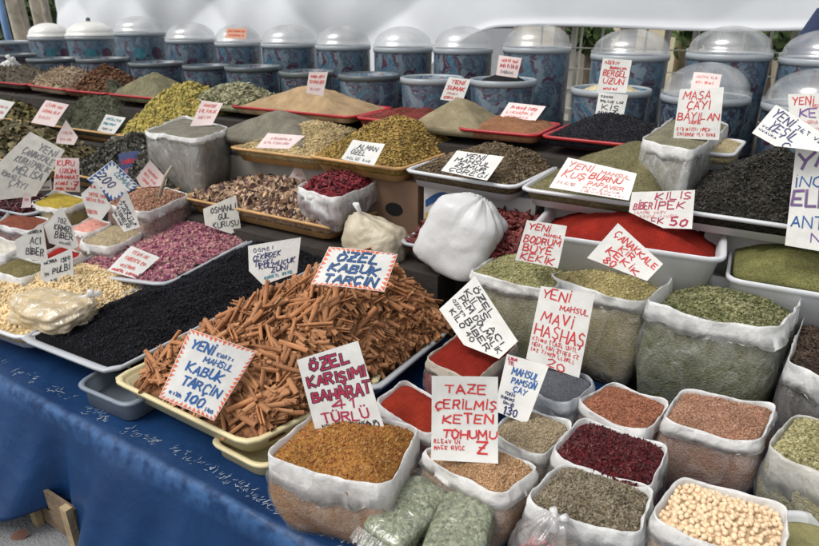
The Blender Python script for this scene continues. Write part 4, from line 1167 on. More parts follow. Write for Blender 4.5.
# the bottom layers, one loose mass
P = np.r_[cm.sample(950, 0, .97), cm.sample(500, .6, .95), cm.sample(650, .78, .97)]; P[:, 2] += rng.uniform(-.004, .010, len(P)); M = stick_mats(P, .12)
VV, FF, off = [], [], 0
for i in range(len(P)):
    V, F = protos[i % 10]
    VV.append(V @ M[i].T + P[i]); FF += [tuple(a + off for a in f) for f in F]; off += len(V)
o = tag(mesh_obj("cinnamon_sticks", np.concatenate(VV), FF, m_cin, smooth=False), "mass of broken cinnamon sticks deep in the brown heap", "cinnamon", "cinnamon sticks heaped on the front trays", "stuff")
CL = "loose rolled brown cinnamon stick lying in the heap on the front trays"
meshes = []
for k, (V, F) in enumerate(protos):
    o = mesh_obj("cinnamon_stick", V, F, STICK, None, (0, 0, 0), False); meshes.append(o)
# spread 300 evenly by rejection
cand = cm.sample(5000, 0, .97); keep = []
for p in cand:
    if len(keep) >= 300: break
    rmin = .027 if len(keep) < 240 else .018
    if all(np.hypot(*(p[:2] - q[:2])) > rmin for q in keep): keep.append(p)
while len(keep) < 300: keep.append(cand[rng.integers(0, len(cand))])
keep = np.array(keep); M = stick_mats(keep, .15)
for i in range(300):
    if i < 10: o = meshes[i]
    else:
        o = meshes[i % 10].copy(); COL.objects.link(o)
    o.location = keep[i] + np.array([0, 0, .012 + rng.uniform(0, .014)])
    o.rotation_euler = Matrix(M[i].tolist()).to_euler()
    o.scale = (rng.uniform(.72, 1.15), rng.uniform(.85, 1.15), rng.uniform(.85, 1.15))
    tag(o, CL, "cinnamon stick", "cinnamon sticks heaped on the front trays")

# ================================================================== OPEN BAGS
def m_pow(name, cols, sc=420, bump=.5, bl=.2): return G(name, cols, sc, bump, .9, False, bl)
# right front
b = bag([(264, 457), (386, 489), (420, 428), (322, 404)], .69, "open plastic bag of orange brown spice mix with wide white cuff", cuff=.075, seed=1)
g = fill(b, "spice_mix", m_pow("spicemix", [(.29, .125, .028), (.38, .18, .045), (.21, .08, .018), (.33, .16, .04)], 260, .8), "coarse orange brown mixed spice under the special blend card", "spice", .045)
g.grains("flake", 'chip', 1500, .004, G("spicemix_i", [(.19, .08, .02), (.40, .22, .07), (.28, .13, .035), (.23, .05, .02)], 40, .1, .8, True))
b = bag([(418, 453), (503, 497), (541, 466), (462, 436)], .67, "open bag of pale brown flax behind the vacuum packed green herb", cuff=.04, seed=2)
g = fill(b, "flax_seeds", m_pow("flax", [(.36, .2, .1), (.46, .28, .15), (.27, .14, .065)], 240, .8), "pale brown roasted flax seeds under the tall red lettered white card", "seeds", .04)
g.grains("seed", 'seed', 2200, .0042, G("flax_i", [(.30, .16, .075), (.52, .34, .19), (.42, .25, .13)], 40, .1, .6, True))
b = bag([(375, 402), (430, 438), (458, 408), (404, 379)], .66, "open bag of brick red powder between spice mix and red lettered card", cuff=.03, seed=3, film=FILM)
fill(b, "red_powder", m_pow("brick", [(.22, .022, .010), (.28, .03, .014), (.18, .016, .008)], 480, .4), "brick red ground pepper in the low bag behind the spice mix", "spice", .03)
b = bag([(424, 358), (474, 382), (520, 342), (470, 322)], .66, "open cream cuffed bag of dark red powder under the leaning kilo card", cuff=.045, cmat=CUFF_CREAM, seed=4)
fill(b, "red_powder", m_pow("deepred", [(.18, .014, .008), (.235, .02, .011), (.145, .011, .007)], 480, .4), "dark red ground pepper in the cream cuffed bag", "spice", .025)
b = bag([(489, 432), (541, 456), (574, 424), (520, 404)], .665, "open white cuffed bag of grey tan seed under the blue lettered card", cuff=.04, seed=5)
g = fill(b, "tan_seeds", m_pow("greytan2", [(.28, .22, .14), (.36, .29, .19), (.2, .155, .095)], 250, .8), "grey tan seeds under the card lettered in blue", "seeds", .03)
g.grains("seed", 'seed', 1300, .004, G("tan_i", [(.24, .18, .11), (.42, .34, .22), (.32, .26, .16)], 40, .1, .7, True))
b = bag([(510, 372), (566, 408), (597, 380), (545, 354)], .69, "open grey plastic bag of blue grey poppy seed", cuff=.04, cmat=CUFF_GREY, film=m_film("grey_film", .45, (.4, .43, .46)), seed=6)
fill(b, "poppy_seeds", m_pow("poppy", [(.085, .09, .105), (.13, .135, .15), (.06, .063, .075)], 500, .6), "blue grey poppy seeds beneath the card lettered in red", "seeds", .02)
b = bag([(469, 272), (549, 290), (580, 262), (508, 247)], .80, "tall open bag of pale green herb behind the leaning kilo card", zb=.47, cuff=.045, seed=7)
g = fill(b, "dried_herb", m_pow("oregano", [(.22, .21, .09), (.30, .28, .13), (.16, .15, .06)], 240, .9), "pale green dried herb in the tall bag behind the leaning kilo card", "herb", .04)
g.grains("leaf", 'chip', 1500, .005, G("oregano_i", [(.18, .17, .07), (.38, .36, .19), (.27, .25, .11)], 40, .1, .8, True))
b = bag([(549, 277), (643, 304), (672, 278), (590, 257)], .80, "tall open bag of yellow green thyme under the diamond hung card", zb=.47, cuff=.045, seed=8)
g = fill(b, "thyme", m_pow("thyme2", [(.27, .22, .09), (.36, .30, .13), (.2, .16, .06)], 230, .9), "yellow green thyme beneath the diamond shaped card", "herb", .035)
g.grains("leaf", 'chip', 1500, .005, G("thyme_i", [(.22, .18, .07), (.44, .38, .19), (.32, .27, .12)], 40, .1, .8, True))
b = bag([(643, 304), (781, 330), (808, 288), (682, 266)], .845, "biggest open bag, wide and tall, of crushed sage with loose white cuff", zb=.47, cuff=.06, seed=9, crump=2.4, r=.07, fill_drop=.06)
g = fill(b, "sage", m_pow("sage", [(.115, .12, .048), (.17, .175, .075), (.08, .085, .03)], 190, 1), "crushed grey green sage in the biggest bag", "herb", .06, p=1.6)
g.grains("leaf", 'chip', 3200, .0065, G("sage_i", [(.085, .09, .035), (.22, .225, .105), (.14, .145, .06), (.27, .25, .14)], 40, .1, .8, True))
b = bag([(787, 362), (850, 390), (880, 350), (806, 312)], .78, "open bag of dark brown tea with thick white cuff, standing behind the oregano bag", zb=.47, cuff=.07, seed=10, fill_drop=.03)
g = fill(b, "dark_tea", m_pow("darktea", [(.035, .022, .016), (.06, .04, .03), (.02, .014, .011)], 170, 1), "dark brown dried leaves in the thick cuffed bag", "tea", .02)
g.grains("leaf", 'needle', 900, .014, G("darktea_i", [(.03, .02, .014), (.10, .065, .045), (.05, .035, .025)], 40, .1, .7, True))
b = bag([(575, 402), (644, 434), (671, 402), (610, 380)], .68, "open white cuffed bag of reddish seeds behind the barberry bag", cuff=.035, seed=11)
g = fill(b, "reddish_seeds", m_pow("redseed", [(.24, .09, .05), (.32, .13, .075), (.17, .055, .03)], 240, .8), "reddish brown seeds behind the dark red barberries", "seeds", .02)
g.grains("seed", 'seed', 1100, .0042, G("redseed_i", [(.20, .07, .035), (.38, .17, .1), (.28, .11, .06)], 40, .1, .6, True))
b = bag([(661, 421), (759, 443), (778, 406), (683, 387)], .70, "open plastic bag of light brown seeds in front of the big sage bag", cuff=.035, seed=12)
g = fill(b, "brown_seeds", m_pow("brownseed", [(.27, .135, .085), (.35, .19, .12), (.2, .095, .055)], 260, .8), "light brown seeds in the bag in front of the sage", "seeds", .02)
g.grains("seed", 'seed', 1500, .004, G("brownseed_i", [(.22, .11, .065), (.42, .25, .17), (.31, .165, .1)], 40, .1, .6, True))
b = bag([(550, 453), (648, 494), (670, 446), (582, 417)], .68, "open white cuffed bag of dark red barberries", cuff=.05, seed=13)
g = fill(b, "barberries", m_pow("barb", [(.09, .012, .016), (.14, .02, .022), (.05, .008, .01)], 150, 1), "dark wine red dried barberries", "dried berries", .03)
g.grains("berry", 'seed', 1600, .0068, G("barb_i", [(.045, .007, .009), (.12, .02, .022), (.075, .012, .014), (.03, .005, .006)], 40, .2, .4, True), .6)
b = bag([(523, 503), (640, 537), (654, 489), (562, 460)], .68, "open white cuffed bag of grey brown seeds at the very front, left of the beans", cuff=.05, seed=14)
g = fill(b, "grey_brown_seeds", m_pow("gbseed", [(.12, .095, .06), (.19, .155, .10), (.08, .06, .04)], 200, 1), "grey brown cumin like seeds at the very front", "seeds", .03)
g.grains("seed", 'seed', 2200, .0055, G("gbseed_i", [(.09, .07, .045), (.28, .24, .17), (.16, .13, .085), (.2, .16, .1)], 40, .1, .6, True))
b = bag([(767, 448), (868, 494), (885, 440), (797, 411)], .70, "open bag of oregano with a broad cream white cuff above the small white tub", cuff=.09, seed=15, cmat=m_cuff("offwhite_cuff", (.7, .68, .62)))
g = fill(b, "oregano", m_pow("oreg3", [(.23, .205, .09), (.32, .29, .14), (.16, .14, .06)], 210, 1), "pale olive oregano in the broad cuffed bag", "herb", .03)
g.grains("leaf", 'chip', 1500, .005, G("oreg3_i", [(.18, .165, .07), (.40, .37, .2), (.28, .25, .12)], 40, .1, .8, True))
b = bag([(650, 520), (784, 566), (788, 506), (680, 473)], .69, "open white cuffed bag of big cream beans at the very front", cuff=.05, seed=16, fill_drop=.025)
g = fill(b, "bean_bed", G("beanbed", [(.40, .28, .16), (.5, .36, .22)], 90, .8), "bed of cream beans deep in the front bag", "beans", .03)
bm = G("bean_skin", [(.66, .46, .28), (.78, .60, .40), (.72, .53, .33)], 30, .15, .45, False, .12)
btv, btf = TPL['bean']
cand = g.sample(6000, 0, .99); keep = []
for p in cand:
    if all(np.hypot(*(p[:2] - q[:2])) > .0102 for q in keep): keep.append(p)
keep = sorted(keep, key=lambda p: p[1])
M = rand_rot(len(keep), 1.0)
o0 = None
for i, p in enumerate(keep[:300]):
    if o0 is None: o0 = o = mesh_obj("bean", btv * .0072, btf, bm, None, (0, 0, 0))
    else:
        o = o0.copy(); COL.objects.link(o)
    o.location = p + np.array([0, 0, .004 + rng.uniform(0, .003)])
    o.rotation_euler = Matrix(M[i].tolist()).to_euler(); s_ = rng.uniform(.88, 1.15); o.scale = (s_, s_, s_)
    tag(o, "single smooth cream bean on top of the front bag of beans", "bean", "cream beans in the front bag")
rest = np.array(keep[300:]) if len(keep) > 300 else g.sample(60)
V, F = scatter(np.r_[rest + [0, 0, .003], g.sample(500) - [0, 0, .003]], 'bean', .0072, .15, 1.0)
tag(mesh_obj("beans", V, F, bm), "cream beans filling the front bag between the topmost ones", "beans", "cream beans in the front bag", "stuff")
# small round white tub at the corner
p = at(822, 546, .60); mb = MB(); mb.lathe([(.001, 0), (.085, 0), (.10, .11), (.105, .115), (.106, .124), (.099, .126), (.094, .115), (.08, .02), (.001, .02)], (p[0], p[1], .47), 40)
tag(mb.build("tub", P_WHITE, None, True), "small round white tub at the front below the oregano bag", "tub", "deep plastic tubs")
th = np.linspace(0, 6.2832, 48, endpoint=False)
Mound(np.c_[p[0] + .09 * np.cos(th), p[1] + .09 * np.sin(th)], .575, .012, 2).build("green_powder", m_pow("greenpow2", [(.22, .20, .09), (.28, .26, .12)]), "dull green powder in the small round tub", "spice", .03, 12)

# middle bags
b = bag([(641, 138), (692, 153), (730, 123), (684, 110)], 1.19, "tall bag of grey green tea with a white cuff, standing on the black tea", zb=.96, cuff=.05, seed=17, r=.045, film=FILM_MILK)
fill(b, "green_tea", m_pow("greytea", [(.17, .16, .10), (.24, .225, .15), (.12, .11, .07)], 230, .8), "grey green tea leaves in the tall bag on the black tea", "tea", .01)
b = bag([(143, 130), (198, 140), (230, 126), (184, 116)], 1.06, "clear upright bag of grey powder standing behind the dried fruit tray", zb=.735, cuff=.03, seed=18, r=.06)
fill(b, "grey_powder", m_pow("greypow2", [(.16, .15, .12), (.21, .195, .155), (.135, .125, .10)], 300, .5), "dull grey powder in the upright clear bag", "spice", .01)
b = bag([(296, 186), (336, 199), (382, 177), (345, 167)], .93, "milky bag of crimson dried peppers standing on the dried fruit tray", zb=.775, cuff=.045, seed=19, r=.045, film=m_film("milky_film2", .36), crump=2.0)
g = fill(b, "crimson_peppers", G("cpep", [(.09, .012, .016), (.15, .02, .025)], 60, 1), "crimson dried pepper pieces in the milky bag", "peppers", .03, lump=.01)
g.grains("pepper_piece", 'pod', 380, .022, G("cpep_i", [(.12, .012, .02), (.26, .03, .04), (.18, .02, .025), (.06, .01, .012)], 40, .2, .4, True), .6, hi=.86)

# left small bags
b = bag([(104, 203), (145, 213), (190, 193), (150, 184)], .80, "plastic bag of reddish brown dried pieces between diamond card and rose tray", zb=.50, cuff=.045, seed=20, r=.045)
g = fill(b, "dried_pieces", G("rb", [(.24, .12, .085), (.34, .19, .14), (.16, .08, .06)], 110, 1), "reddish brown dried pieces in the bag beside the rose tray", "herb", .03)
g.grains("piece", 'bit', 900, .008, G("rb_i", [(.22, .10, .06), (.42, .25, .16), (.32, .16, .1)], 40, .2, .7, True), 1)
b = bag([(30, 202), (62, 211), (90, 198), (56, 190)], .77, "small clear bag of mustard yellow powder below the red lettered card", zb=.50, cuff=.03, seed=21, r=.04)
fill(b, "mustard_powder", m_pow("mustard", [(.34, .25, .03), (.42, .31, .05), (.27, .2, .025)]), "mustard yellow powder in the small clear bag", "spice", .01)
b = bag([(-6, 222), (30, 232), (50, 218), (14, 210)], .73, "small white cuffed bag of brown red powder at the stall's far side", zb=.5, cuff=.035, seed=22, r=.035)
fill(b, "brown_red_powder", m_pow("brred", [(.17, .05, .03), (.23, .075, .045), (.12, .035, .02)]), "brown red powder in the small far bag", "spice", .01)
b = bag([(66, 228), (88, 234), (112, 222), (92, 216)], .72, "small bag of pale pink salt half hidden behind the pointed black lettered card", zb=.5, cuff=.03, seed=23, r=.03)
fill(b, "pink_salt", m_pow("pinksalt", [(.55, .24, .19), (.62, .32, .26), (.48, .19, .15)], 240), "pale pink salt in the small bag", "salt", .015)
b = bag([(78, 240), (110, 249), (145, 229), (114, 221)], .71, "small white cuffed bag of beige seeds in front of the rose tray", zb=.5, cuff=.045, seed=24, r=.04)
g = fill(b, "beige_seeds", m_pow("bseed", [(.34, .27, .16), (.44, .36, .23), (.25, .19, .11)], 220, .9), "beige seeds in the small bag in front of the roses", "seeds", .015)
b = bag([(38, 256), (62, 265), (84, 252), (60, 244)], .70, "small bag of bright red powder hidden among the pointed black lettered cards", zb=.5, cuff=.04, seed=25, r=.03)
fill(b, "red_powder", m_pow("brick2", [(.27, .015, .012), (.35, .025, .02)]), "bright red powder between the pointed cards", "spice", .02)
b = bag([(-12, 268), (24, 280), (50, 264), (16, 255)], .68, "small white cuffed bag of olive brown herb by the roasted beans", zb=.5, cuff=.04, seed=26, r=.035)
fill(b, "olive_powder", m_pow("olv", [(.13, .11, .045), (.19, .16, .07)], 220, .9), "olive brown crushed herb in the small bag by the roasted beans", "herb", .02)
b = bag([(-30, 247), (6, 256), (24, 243), (-8, 234)], .70, "small plain white bag at the stall's far side above the olive herb", zb=.5, cuff=.05, seed=27, r=.03, film=FILM_MILK)
fill(b, "white_powder", m_pow("wht", [(.5, .47, .4), (.58, .55, .48)]), "off white powder in the plain white bag", "spice", .01)
g = goods(rect((-60, 196), (26, 215), .74, .22), .74, .05, "dark_peppers", G("dkpep", [(.04, .012, .014), (.08, .02, .022)], 60, 1), "blackish red dried peppers below the big old card", "peppers", tmat=P_GREY, tlabel="grey tray of blackish red dried peppers")
g.grains("pepper_pod", 'pod', 300, .03, G("dkpep_i", [(.03, .01, .012), (.11, .02, .025), (.06, .015, .018)], 40, .2, .35, True), .6)

# ================================================================== TIED AND SEALED BAGS
def tied(c, rad, knot, name, mat, label, seed=0, sq=2.6, kn=(.035, .03), kmat=None, flat=1.0, fold=.035, roll=0.0, core=None):
    """a filled plastic bag gathered to a knot; c = centre, rad = half sizes, knot = unit direction of the neck"""
    k = np.array(knot, float); k /= np.linalg.norm(k)
    nu, nv = 64, 40; V = []
    for j in range(nv + 1):
        ph = math.pi * j / nv
        for i in range(nu):
            th = 2 * math.pi * i / nu
            d = np.array([math.sin(ph) * math.cos(th), math.sin(ph) * math.sin(th), -math.cos(ph)])
            e = np.sign(d) * np.abs(d) ** (2 / sq); e /= (np.abs(d) ** sq).sum() ** (1 / sq) * np.linalg.norm(e) / 1.0 + 1e-9
            V.append(d / ((np.abs(d) ** sq).sum() ** (1 / sq)))
    V = np.array(V)
    dn = V / np.linalg.norm(V, axis=1)[:, None]
    near = np.clip((dn @ k - .35) / .65, 0, 1)
    # pleats run towards the knot
    a = np.cross(k, [.2, .5, .8]); a /= np.linalg.norm(a); b_ = np.cross(k, a)
    ang = np.arctan2(dn @ b_, dn @ a)
    pl = np.sin(ang * 9 + seed) * .5 + np.sin(ang * 15 + 2 * seed) * .35 + .3 * np.sin(ang * 23 + 1)
    cr = wob(dn[:, 0], dn[:, 1], dn[:, 2] + seed, .55) * fold * .9 + np.abs(wob(dn[:, 1], dn[:, 2], dn[:, 0] + 2 * seed, .9)) * fold
    V = V * (1 + cr[:, None] + (pl * near * .07)[:, None])
    V = V * np.array(rad) + k * (near ** 4)[:, None] * np.mean(rad) * .35
    if roll:
        Rm = np.array(Matrix.Rotation(roll, 3, Vector(FH)))
        V = V @ Rm.T; k = Rm @ k; a = Rm @ a
    lowz = -rad[2] * .82
    V[:, 2] = np.where(V[:, 2] < lowz, lowz + (V[:, 2] - lowz) * .1, V[:, 2])
    F = []
    for j in range(nv):
        for i in range(nu):
            i2 = (i + 1) % nu; F.append((j * nu + i, j * nu + i2, (j + 1) * nu + i2, (j + 1) * nu + i))
    root = empty(name, (c[0], c[1], c[2] + lowz), label, "bag", "tied plastic bags")
    mesh_obj("bag_body", V + np.array(c), F, mat, root)
    if core: mesh_obj("contents", V * .955 + np.array(c) + np.array([0, 0, -.003]), F, core, root)
    # neck and ears of the knot
    base = np.array(c) + k * (np.linalg.norm(k * np.array(rad)) * 1.12)
    mb = MB(); mb.tube([base - k * .02, base + k * kn[0] * .3, base + k * kn[0] * .5], [kn[1] * .9, kn[1] * .45, kn[1] * .6], 12)
    for sgn in (-1, 1):
        s_ = a * sgn * .8 + k
        mb.tube([base + k * kn[0] * .4, base + k * kn[0] * .5 + s_ * kn[0] * .5, base + k * kn[0] * .5 + s_ * kn[0] * 1.1], [kn[1] * .45, kn[1] * .7, kn[1] * .9], 10)
    mb.build("knot", kmat or mat, root, True)
    return root
m_wbag = m_cuff("white_bag_plastic", (.72, .72, .71), 0.0, .26)
m_cbag = m_cuff("cream_bag_plastic", (.64, .58, .45), 0.0, .28)
m_bbag = m_cuff("beige_bag_plastic", (.56, .42, .21), 0.03, .6)
p = at(464, 237, .82)
tied((p[0] + .01, p[1] - .05, .825), (.135, .105, .135), (.05, -.1, 1), "tied_bag", m_wbag, "big tightly tied white plastic bag lying on the red peppers", 1, 5.0, (.02, .013), fold=.05, roll=R(24))
p = at(383, 238, .76)
tied((p[0], p[1] - .05, .745), (.125, .095, .095), (-.45, -.1, .9), "tied_bag", m_cuff("cream_bag_sheet", (.60, .54, .41), 0.06, .45), "tied bag of cream powder with white twisted neck, behind the red bordered card", 2, 2.8, (.045, .010), CUFF, fold=.09,
     core=G("cream_powder", [(.58, .50, .36), (.64, .56, .42)], 200, .3))
p = at(50, 312, .62)
tied((p[0], p[1], .625), (.155, .085, .056), (.75, .45, .35), "tied_bag", m_film("beige_film", .24, (.80, .74, .6), .16, .9, 18), "tied clear bag of beige flour lying across the roasted beans and black berries", 3, 3.6, (.03, .014), CUFF, fold=.13,
     core=G("beige_flour", [(.52, .38, .17), (.60, .45, .22)], 200, .3))
p = at(545, 548, .60)
tied((p[0], p[1], .57), (.075, .06, .09), (.15, .05, 1), "tied_bag", m_film("pinkish_film", .14, (.75, .7, .68), .18), "clear tied bag of red flakes at the front edge, before the grey brown seeds", 4, 2.2, (.018, .009), CUFF, fold=.1)
q3 = rng.normal(size=(500, 3)); q3 /= np.linalg.norm(q3, axis=1)[:, None]; q3 *= rng.uniform(0, 1, (500, 1)) ** .33
V, F = scatter(np.array([p[0], p[1], .56]) + q3 * np.array([.052, .042, .058]), 'chip', .008, .3, 1.2)
tag(mesh_obj("red_flakes", V, F, G("rflake", [(.28, .03, .03), (.4, .08, .07), (.5, .2, .18)], 40, .1, .6, True)), "red pepper flakes inside the clear tied front bag", "spice", None, "stuff")
p = at(14, 70, 1.2)
tied((p[0], p[1] - .02, 1.19), (.10, .08, .08), (.6, -.2, .8), "tied_bag", CUFF, "small white bag slumped on the dark herb at the far end", 5, 2.3, (.03, .02), fold=.08)

def vac(c, half, rz, label, seed, tilt=(0, 0)):
    """a flat sealed bag of dried herb: padded block in clear film with a crimped seam at each end"""
    root = empty("sealed_bag", c, label, "bag", "sealed bags of green herb")
    E_ = Euler((tilt[0], tilt[1], rz)).to_matrix(); E_ = np.array(E_)
    def slab(s, amp, sq=5.0):
        nu, nv = 72, 36; V = []
        for j in range(nv + 1):
            ph = math.pi * j / nv
            for i in range(nu):
                th = 2 * math.pi * i / nu
                d = np.array([math.sin(ph) * math.cos(th), math.sin(ph) * math.sin(th), -math.cos(ph)])
                V.append(d / ((np.abs(d[0]) ** sq + np.abs(d[1]) ** sq + np.abs(d[2]) ** 3.4) ** (1 / sq)) * s)
        V = np.array(V); V = np.clip(V, -1.02, 1.02)
        n_ = wob(V[:, 0], V[:, 1], V[:, 2] + seed, 1.3)
        V = V * np.array(half)
        V[:, 2] += .6 * amp * n_ * np.sign(V[:, 2]); V[:, 0] += amp * .6 * n_; V[:, 1] += amp * .5 * n_
        V = V @ E_.T + np.array(c) + np.array([0, 0, half[2]])
        F = []
        for j in range(nv):
            for i in range(nu):
                i2 = (i + 1) % nu; F.append((j * nu + i, j * nu + i2, (j + 1) * nu + i2, (j + 1) * nu + i))
        return V, F
    V, F = slab(.965, .004)
    mesh_obj("herb_block", V, F, G("sealed_herb", [(.13, .155, .08), (.20, .225, .125), (.31, .32, .20), (.085, .105, .05)], 150, .7), root)
    V, F = slab(1.0, .005)
    mesh_obj("film", V, F, m_film("sealed_film", .06, (.7, .74, .68), .10, .45, 24), root)
    for e in (-1, 1):
        xs = np.linspace(-1, 1, 28); VV = []
        for t in (0, .5, 1):
            for x in xs:
                VV.append((x * half[0] * (.97 - .04 * t), e * (half[1] * .97 + .03 * t), .006 * math.sin(x * 22 + seed) * (.4 + t) + half[2] * .35 * (1 - t)))
        VV = np.array(VV) @ E_.T + np.array(c) + np.array([0, 0, half[2]])
        F = [(j * 28 + i, j * 28 + i + 1, (j + 1) * 28 + i + 1, (j + 1) * 28 + i) for j in range(2) for i in range(27)]
        mesh_obj("seam", VV, F, m_film("seam_film", .16, (.7, .74, .70), .15, .6, 30), root)
    return root
for (q_, z, lb, tl_) in (
        ([(356, 518), (404, 545), (451, 491), (414, 467)], .625, "sealed clear bag of green herb leaning against the spice mix bag", (R(7), R(2))),
        ([(408, 560), (478, 580), (500, 498), (447, 484)], .625, "sealed clear bag of green herb with a white tuft, in front of the flax", (R(8), R(-3))),
        ([(338, 560), (400, 590), (440, 540), (376, 520)], .545, "lowest sealed bag of green herb, under the other two", (R(2), 0))):
    P = [at(x, y, z) for x, y in q_]; c_ = sum(P) / 4
    ex = ((P[1] - P[0]) + (P[2] - P[3])) / 2; ey = ((P[3] - P[0]) + (P[2] - P[1])) / 2
    vac((c_[0], c_[1], z - .062), (np.linalg.norm(ex) / 2, np.linalg.norm(ey) / 2, .033), math.atan2(ex[1], ex[0]), lb, q_[0][0] * .1, tl_)


# ================================================================== PRICE CARDS
card("new crop cinnamon card with toothed orange border, propped against the cream tray",
     [(190, 329), (257, 351), (214, 421), (159, 397)], (186, 408, .66), 38,
     [("YENİ", .12, .46, .23, .12, 'blue', 1.3), ("~", .52, .86, .23, .06, 'blue', .7), ("MAHSUL", .38, .84, .36, .08, 'blue', .8), ("KABUK", .20, .78, .54, .12, 'blue', 1.4),
      ("TARÇIN", .22, .86, .73, .12, 'blue', 1.4), ("~", .12, .34, .90, .05, 'blue', .8), ("100", .38, .72, .92, .13, 'blue', 1.5), ("~", .76, .9, .93, .05, 'blue', .7)], border='orange', pen=1.2)
card("special mixed spice card in outlined crimson letters, standing in the orange brown spice",
     [(297, 360), (358, 341), (386, 433), (317, 437)], (352, 433, .70), 22,
     [("ÖZEL", .16, .80, .185, .115, 'crimson', 1.5, 'black'), ("KARIŞIMI", .08, .97, .38, .12, 'crimson', 1.4, 'black'), ("BAHARAT", .08, .98, .56, .12, 'crimson', 1.4, 'black'),
      ("41", .32, .72, .68, .10, 'crimson', 1.3), ("TÜRLÜ", .14, .84, .83, .11, 'crimson', 1.3), ("~", .12, .92, .89, .045, 'black', .6), ("~", .14, .60, .955, .045, 'black', .6), ("20", .74, .94, .985, .12, 'black', 1.2)], pen=1.15)
card("special cinnamon card with black letters and orange toothed border, behind the cinnamon heap",
     [(329, 247), (398, 253), (384, 292), (311, 283)], (348, 283, .90), 40,
     [("ÖZEL", .18, .78, .34, .22, 'blue', 1.2, 'black'), ("KABUK", .14, .84, .62, .20, 'blue', 1.2, 'black'), ("TARÇIN", .14, .86, .90, .20, 'blue', 1.2, 'black')], border='orange')
card("torn cornered white card with dark slanted writing, standing in the black berries",
     [(248, 246), (301, 237), (297, 273), (263, 285), (249, 271)], (272, 282, .71), 25,
     [("~", .1, .5, .2, .1, 'navy', .6), ("ÇEKİRDEK", .08, .62, .40, .13, 'navy', .8), ("TESKİ", .1, .46, .56, .12, 'navy', .8), ("KULMUCUK", .2, .92, .66, .13, 'navy', .8), ("ZUNİ", .44, .78, .82, .12, 'navy', .8), ("~", .3, .9, .95, .08, 'teal', .7)],
     tq=[(248, 246), (301, 237), (298, 273), (250, 285)])
card("diagonal card with pointed lower end and black letters, leaning over the dark red powder",
     [(475, 277), (518, 341), (499, 359), (464, 345), (439, 309)], (486, 352, .70), 40,
     [("ÖZEL", .10, .55, .20, .12, 'black', 1.1), ("KİLİS ACI", .06, .9, .36, .12, 'black', 1.0), ("PEM DOLMALIK", .08, .96, .52, .12, 'black', 1.0), ("BİBER", .34, .84, .69, .12, 'black', 1.1), ("~", .04, .3, .66, .07, 'black', .6), ("KİLO 40", .12, .62, .84, .11, 'black', 1.0)],
     tq=[(475, 277), (518, 341), (483, 372), (438, 309)])
card("tall white card lettered in red, standing in the flax seeds",
     [(432, 375), (498, 377), (498, 462), (431, 460)], (465, 455, .705), 16,
     [("TAZE", .20, .84, .205, .10, 'red', 1.3), ("ÇERİLMİŞ", .05, .98, .395, .10, 'red', 1.2), ("KETEN", .17, .93, .56, .10, 'red', 1.3), ("TOHUMU", .17, .98, .735, .095, 'red', 1.3), ("~", .04, .48, .80, .05, 'red', .6), ("~", .04, .5, .875, .05, 'red', .6), ("Z", .68, .86, .91, .13, 'red', 1.3)], pen=1.15)
card("white card with blue and black handwriting, propped on the grey tan seeds",
     [(507, 354), (549, 366), (527, 424), (494, 411)], (511, 417, .69), 30,
     [("~", .06, .26, .08, .05, 'crimson', .7), ("~", .08, .3, .16, .06, 'crimson', .7), ("MAHSUL", .22, .88, .30, .11, 'blue', .9), ("PAMSON", .26, .88, .44, .10, 'blue', .9), ("ÇAY", .36, .72, .57, .10, 'blue', .9), ("~", .18, .5, .66, .05, 'navy', .6), ("~", .1, .5, .74, .05, 'navy', .6), ("~", .2, .5, .82, .05, 'navy', .6), ("130", .26, .66, .97, .13, 'navy', 1.2)], pen=1.1)
card("tall card for blue poppy seed lettered in red, standing before the thyme bag",
     [(541, 286), (595, 294), (579, 378), (526, 359)], (553, 368, .71), 18,
     [("YENİ", .06, .58, .15, .12, 'red', 1.1), ("MAHSUL", .42, .96, .265, .06, 'red', .8), ("MAVİ", .12, .72, .45, .13, 'red', 1.2), ("HAŞHAŞ", .06, .98, .64, .15, 'red', 1.2), ("~", .04, .88, .72, .05, 'red', .6), ("~", .05, .92, .79, .05, 'red', .6), ("~", .04, .9, .86, .05, 'red', .6), ("20", .36, .74, .99, .10, 'red', 1.1)])
card("red lettered card standing upright at the back of the pale green herb bag",
     [(527, 220), (567, 226), (558, 268), (515, 260)], (536, 262, .885), 14,
     [("YENİ", .10, .62, .20, .15, 'red', 1.0), ("MAHSUL", .5, .95, .32, .07, 'red', .6), ("BODRUM", .06, .94, .52, .16, 'red', 1.0), ("BÜYE", .10, .8, .74, .17, 'red', 1.1), ("KEKİK", .10, .88, .95, .17, 'red', 1.0)])
card("diamond shaped card in red letters hung above the thyme",
     [(618, 223), (663, 264), (647, 281), (587, 258)], (625, 274, .93), 22,
     [("ÇANAKKALE", .08, .98, .26, .15, 'red', 1.0), ("KIR", .30, .60, .44, .13, 'red', 1.0), ("KEKİK", .16, .82, .65, .15, 'red', 1.1), ("80", .22, .44, .86, .16, 'red', 1.1)],
     tq=[(618, 223), (662, 264), (636, 292), (587, 258)])
card("slant bottomed card in dark red letters standing in the red pepper tub",
     [(632, 192), (695, 190), (692, 229), (663, 228), (629, 212)], (672, 228, .975), 18,
     [("KİLİS", .38, .96, .22, .18, 'crimson', 1.0), ("BİBER", .04, .34, .46, .17, 'crimson', 1.0), ("İPEK", .36, .86, .47, .18, 'crimson', 1.0), ("~", .05, .6, .58, .07, 'pale', .6), ("~", .1, .72, .68, .07, 'pale', .6), ("EK", .34, .54, .84, .15, 'crimson', 1.0), ("50", .64, .92, .92, .2, 'crimson', 1.4)],
     tq=[(632, 192), (695, 190), (692, 229), (629, 230)])
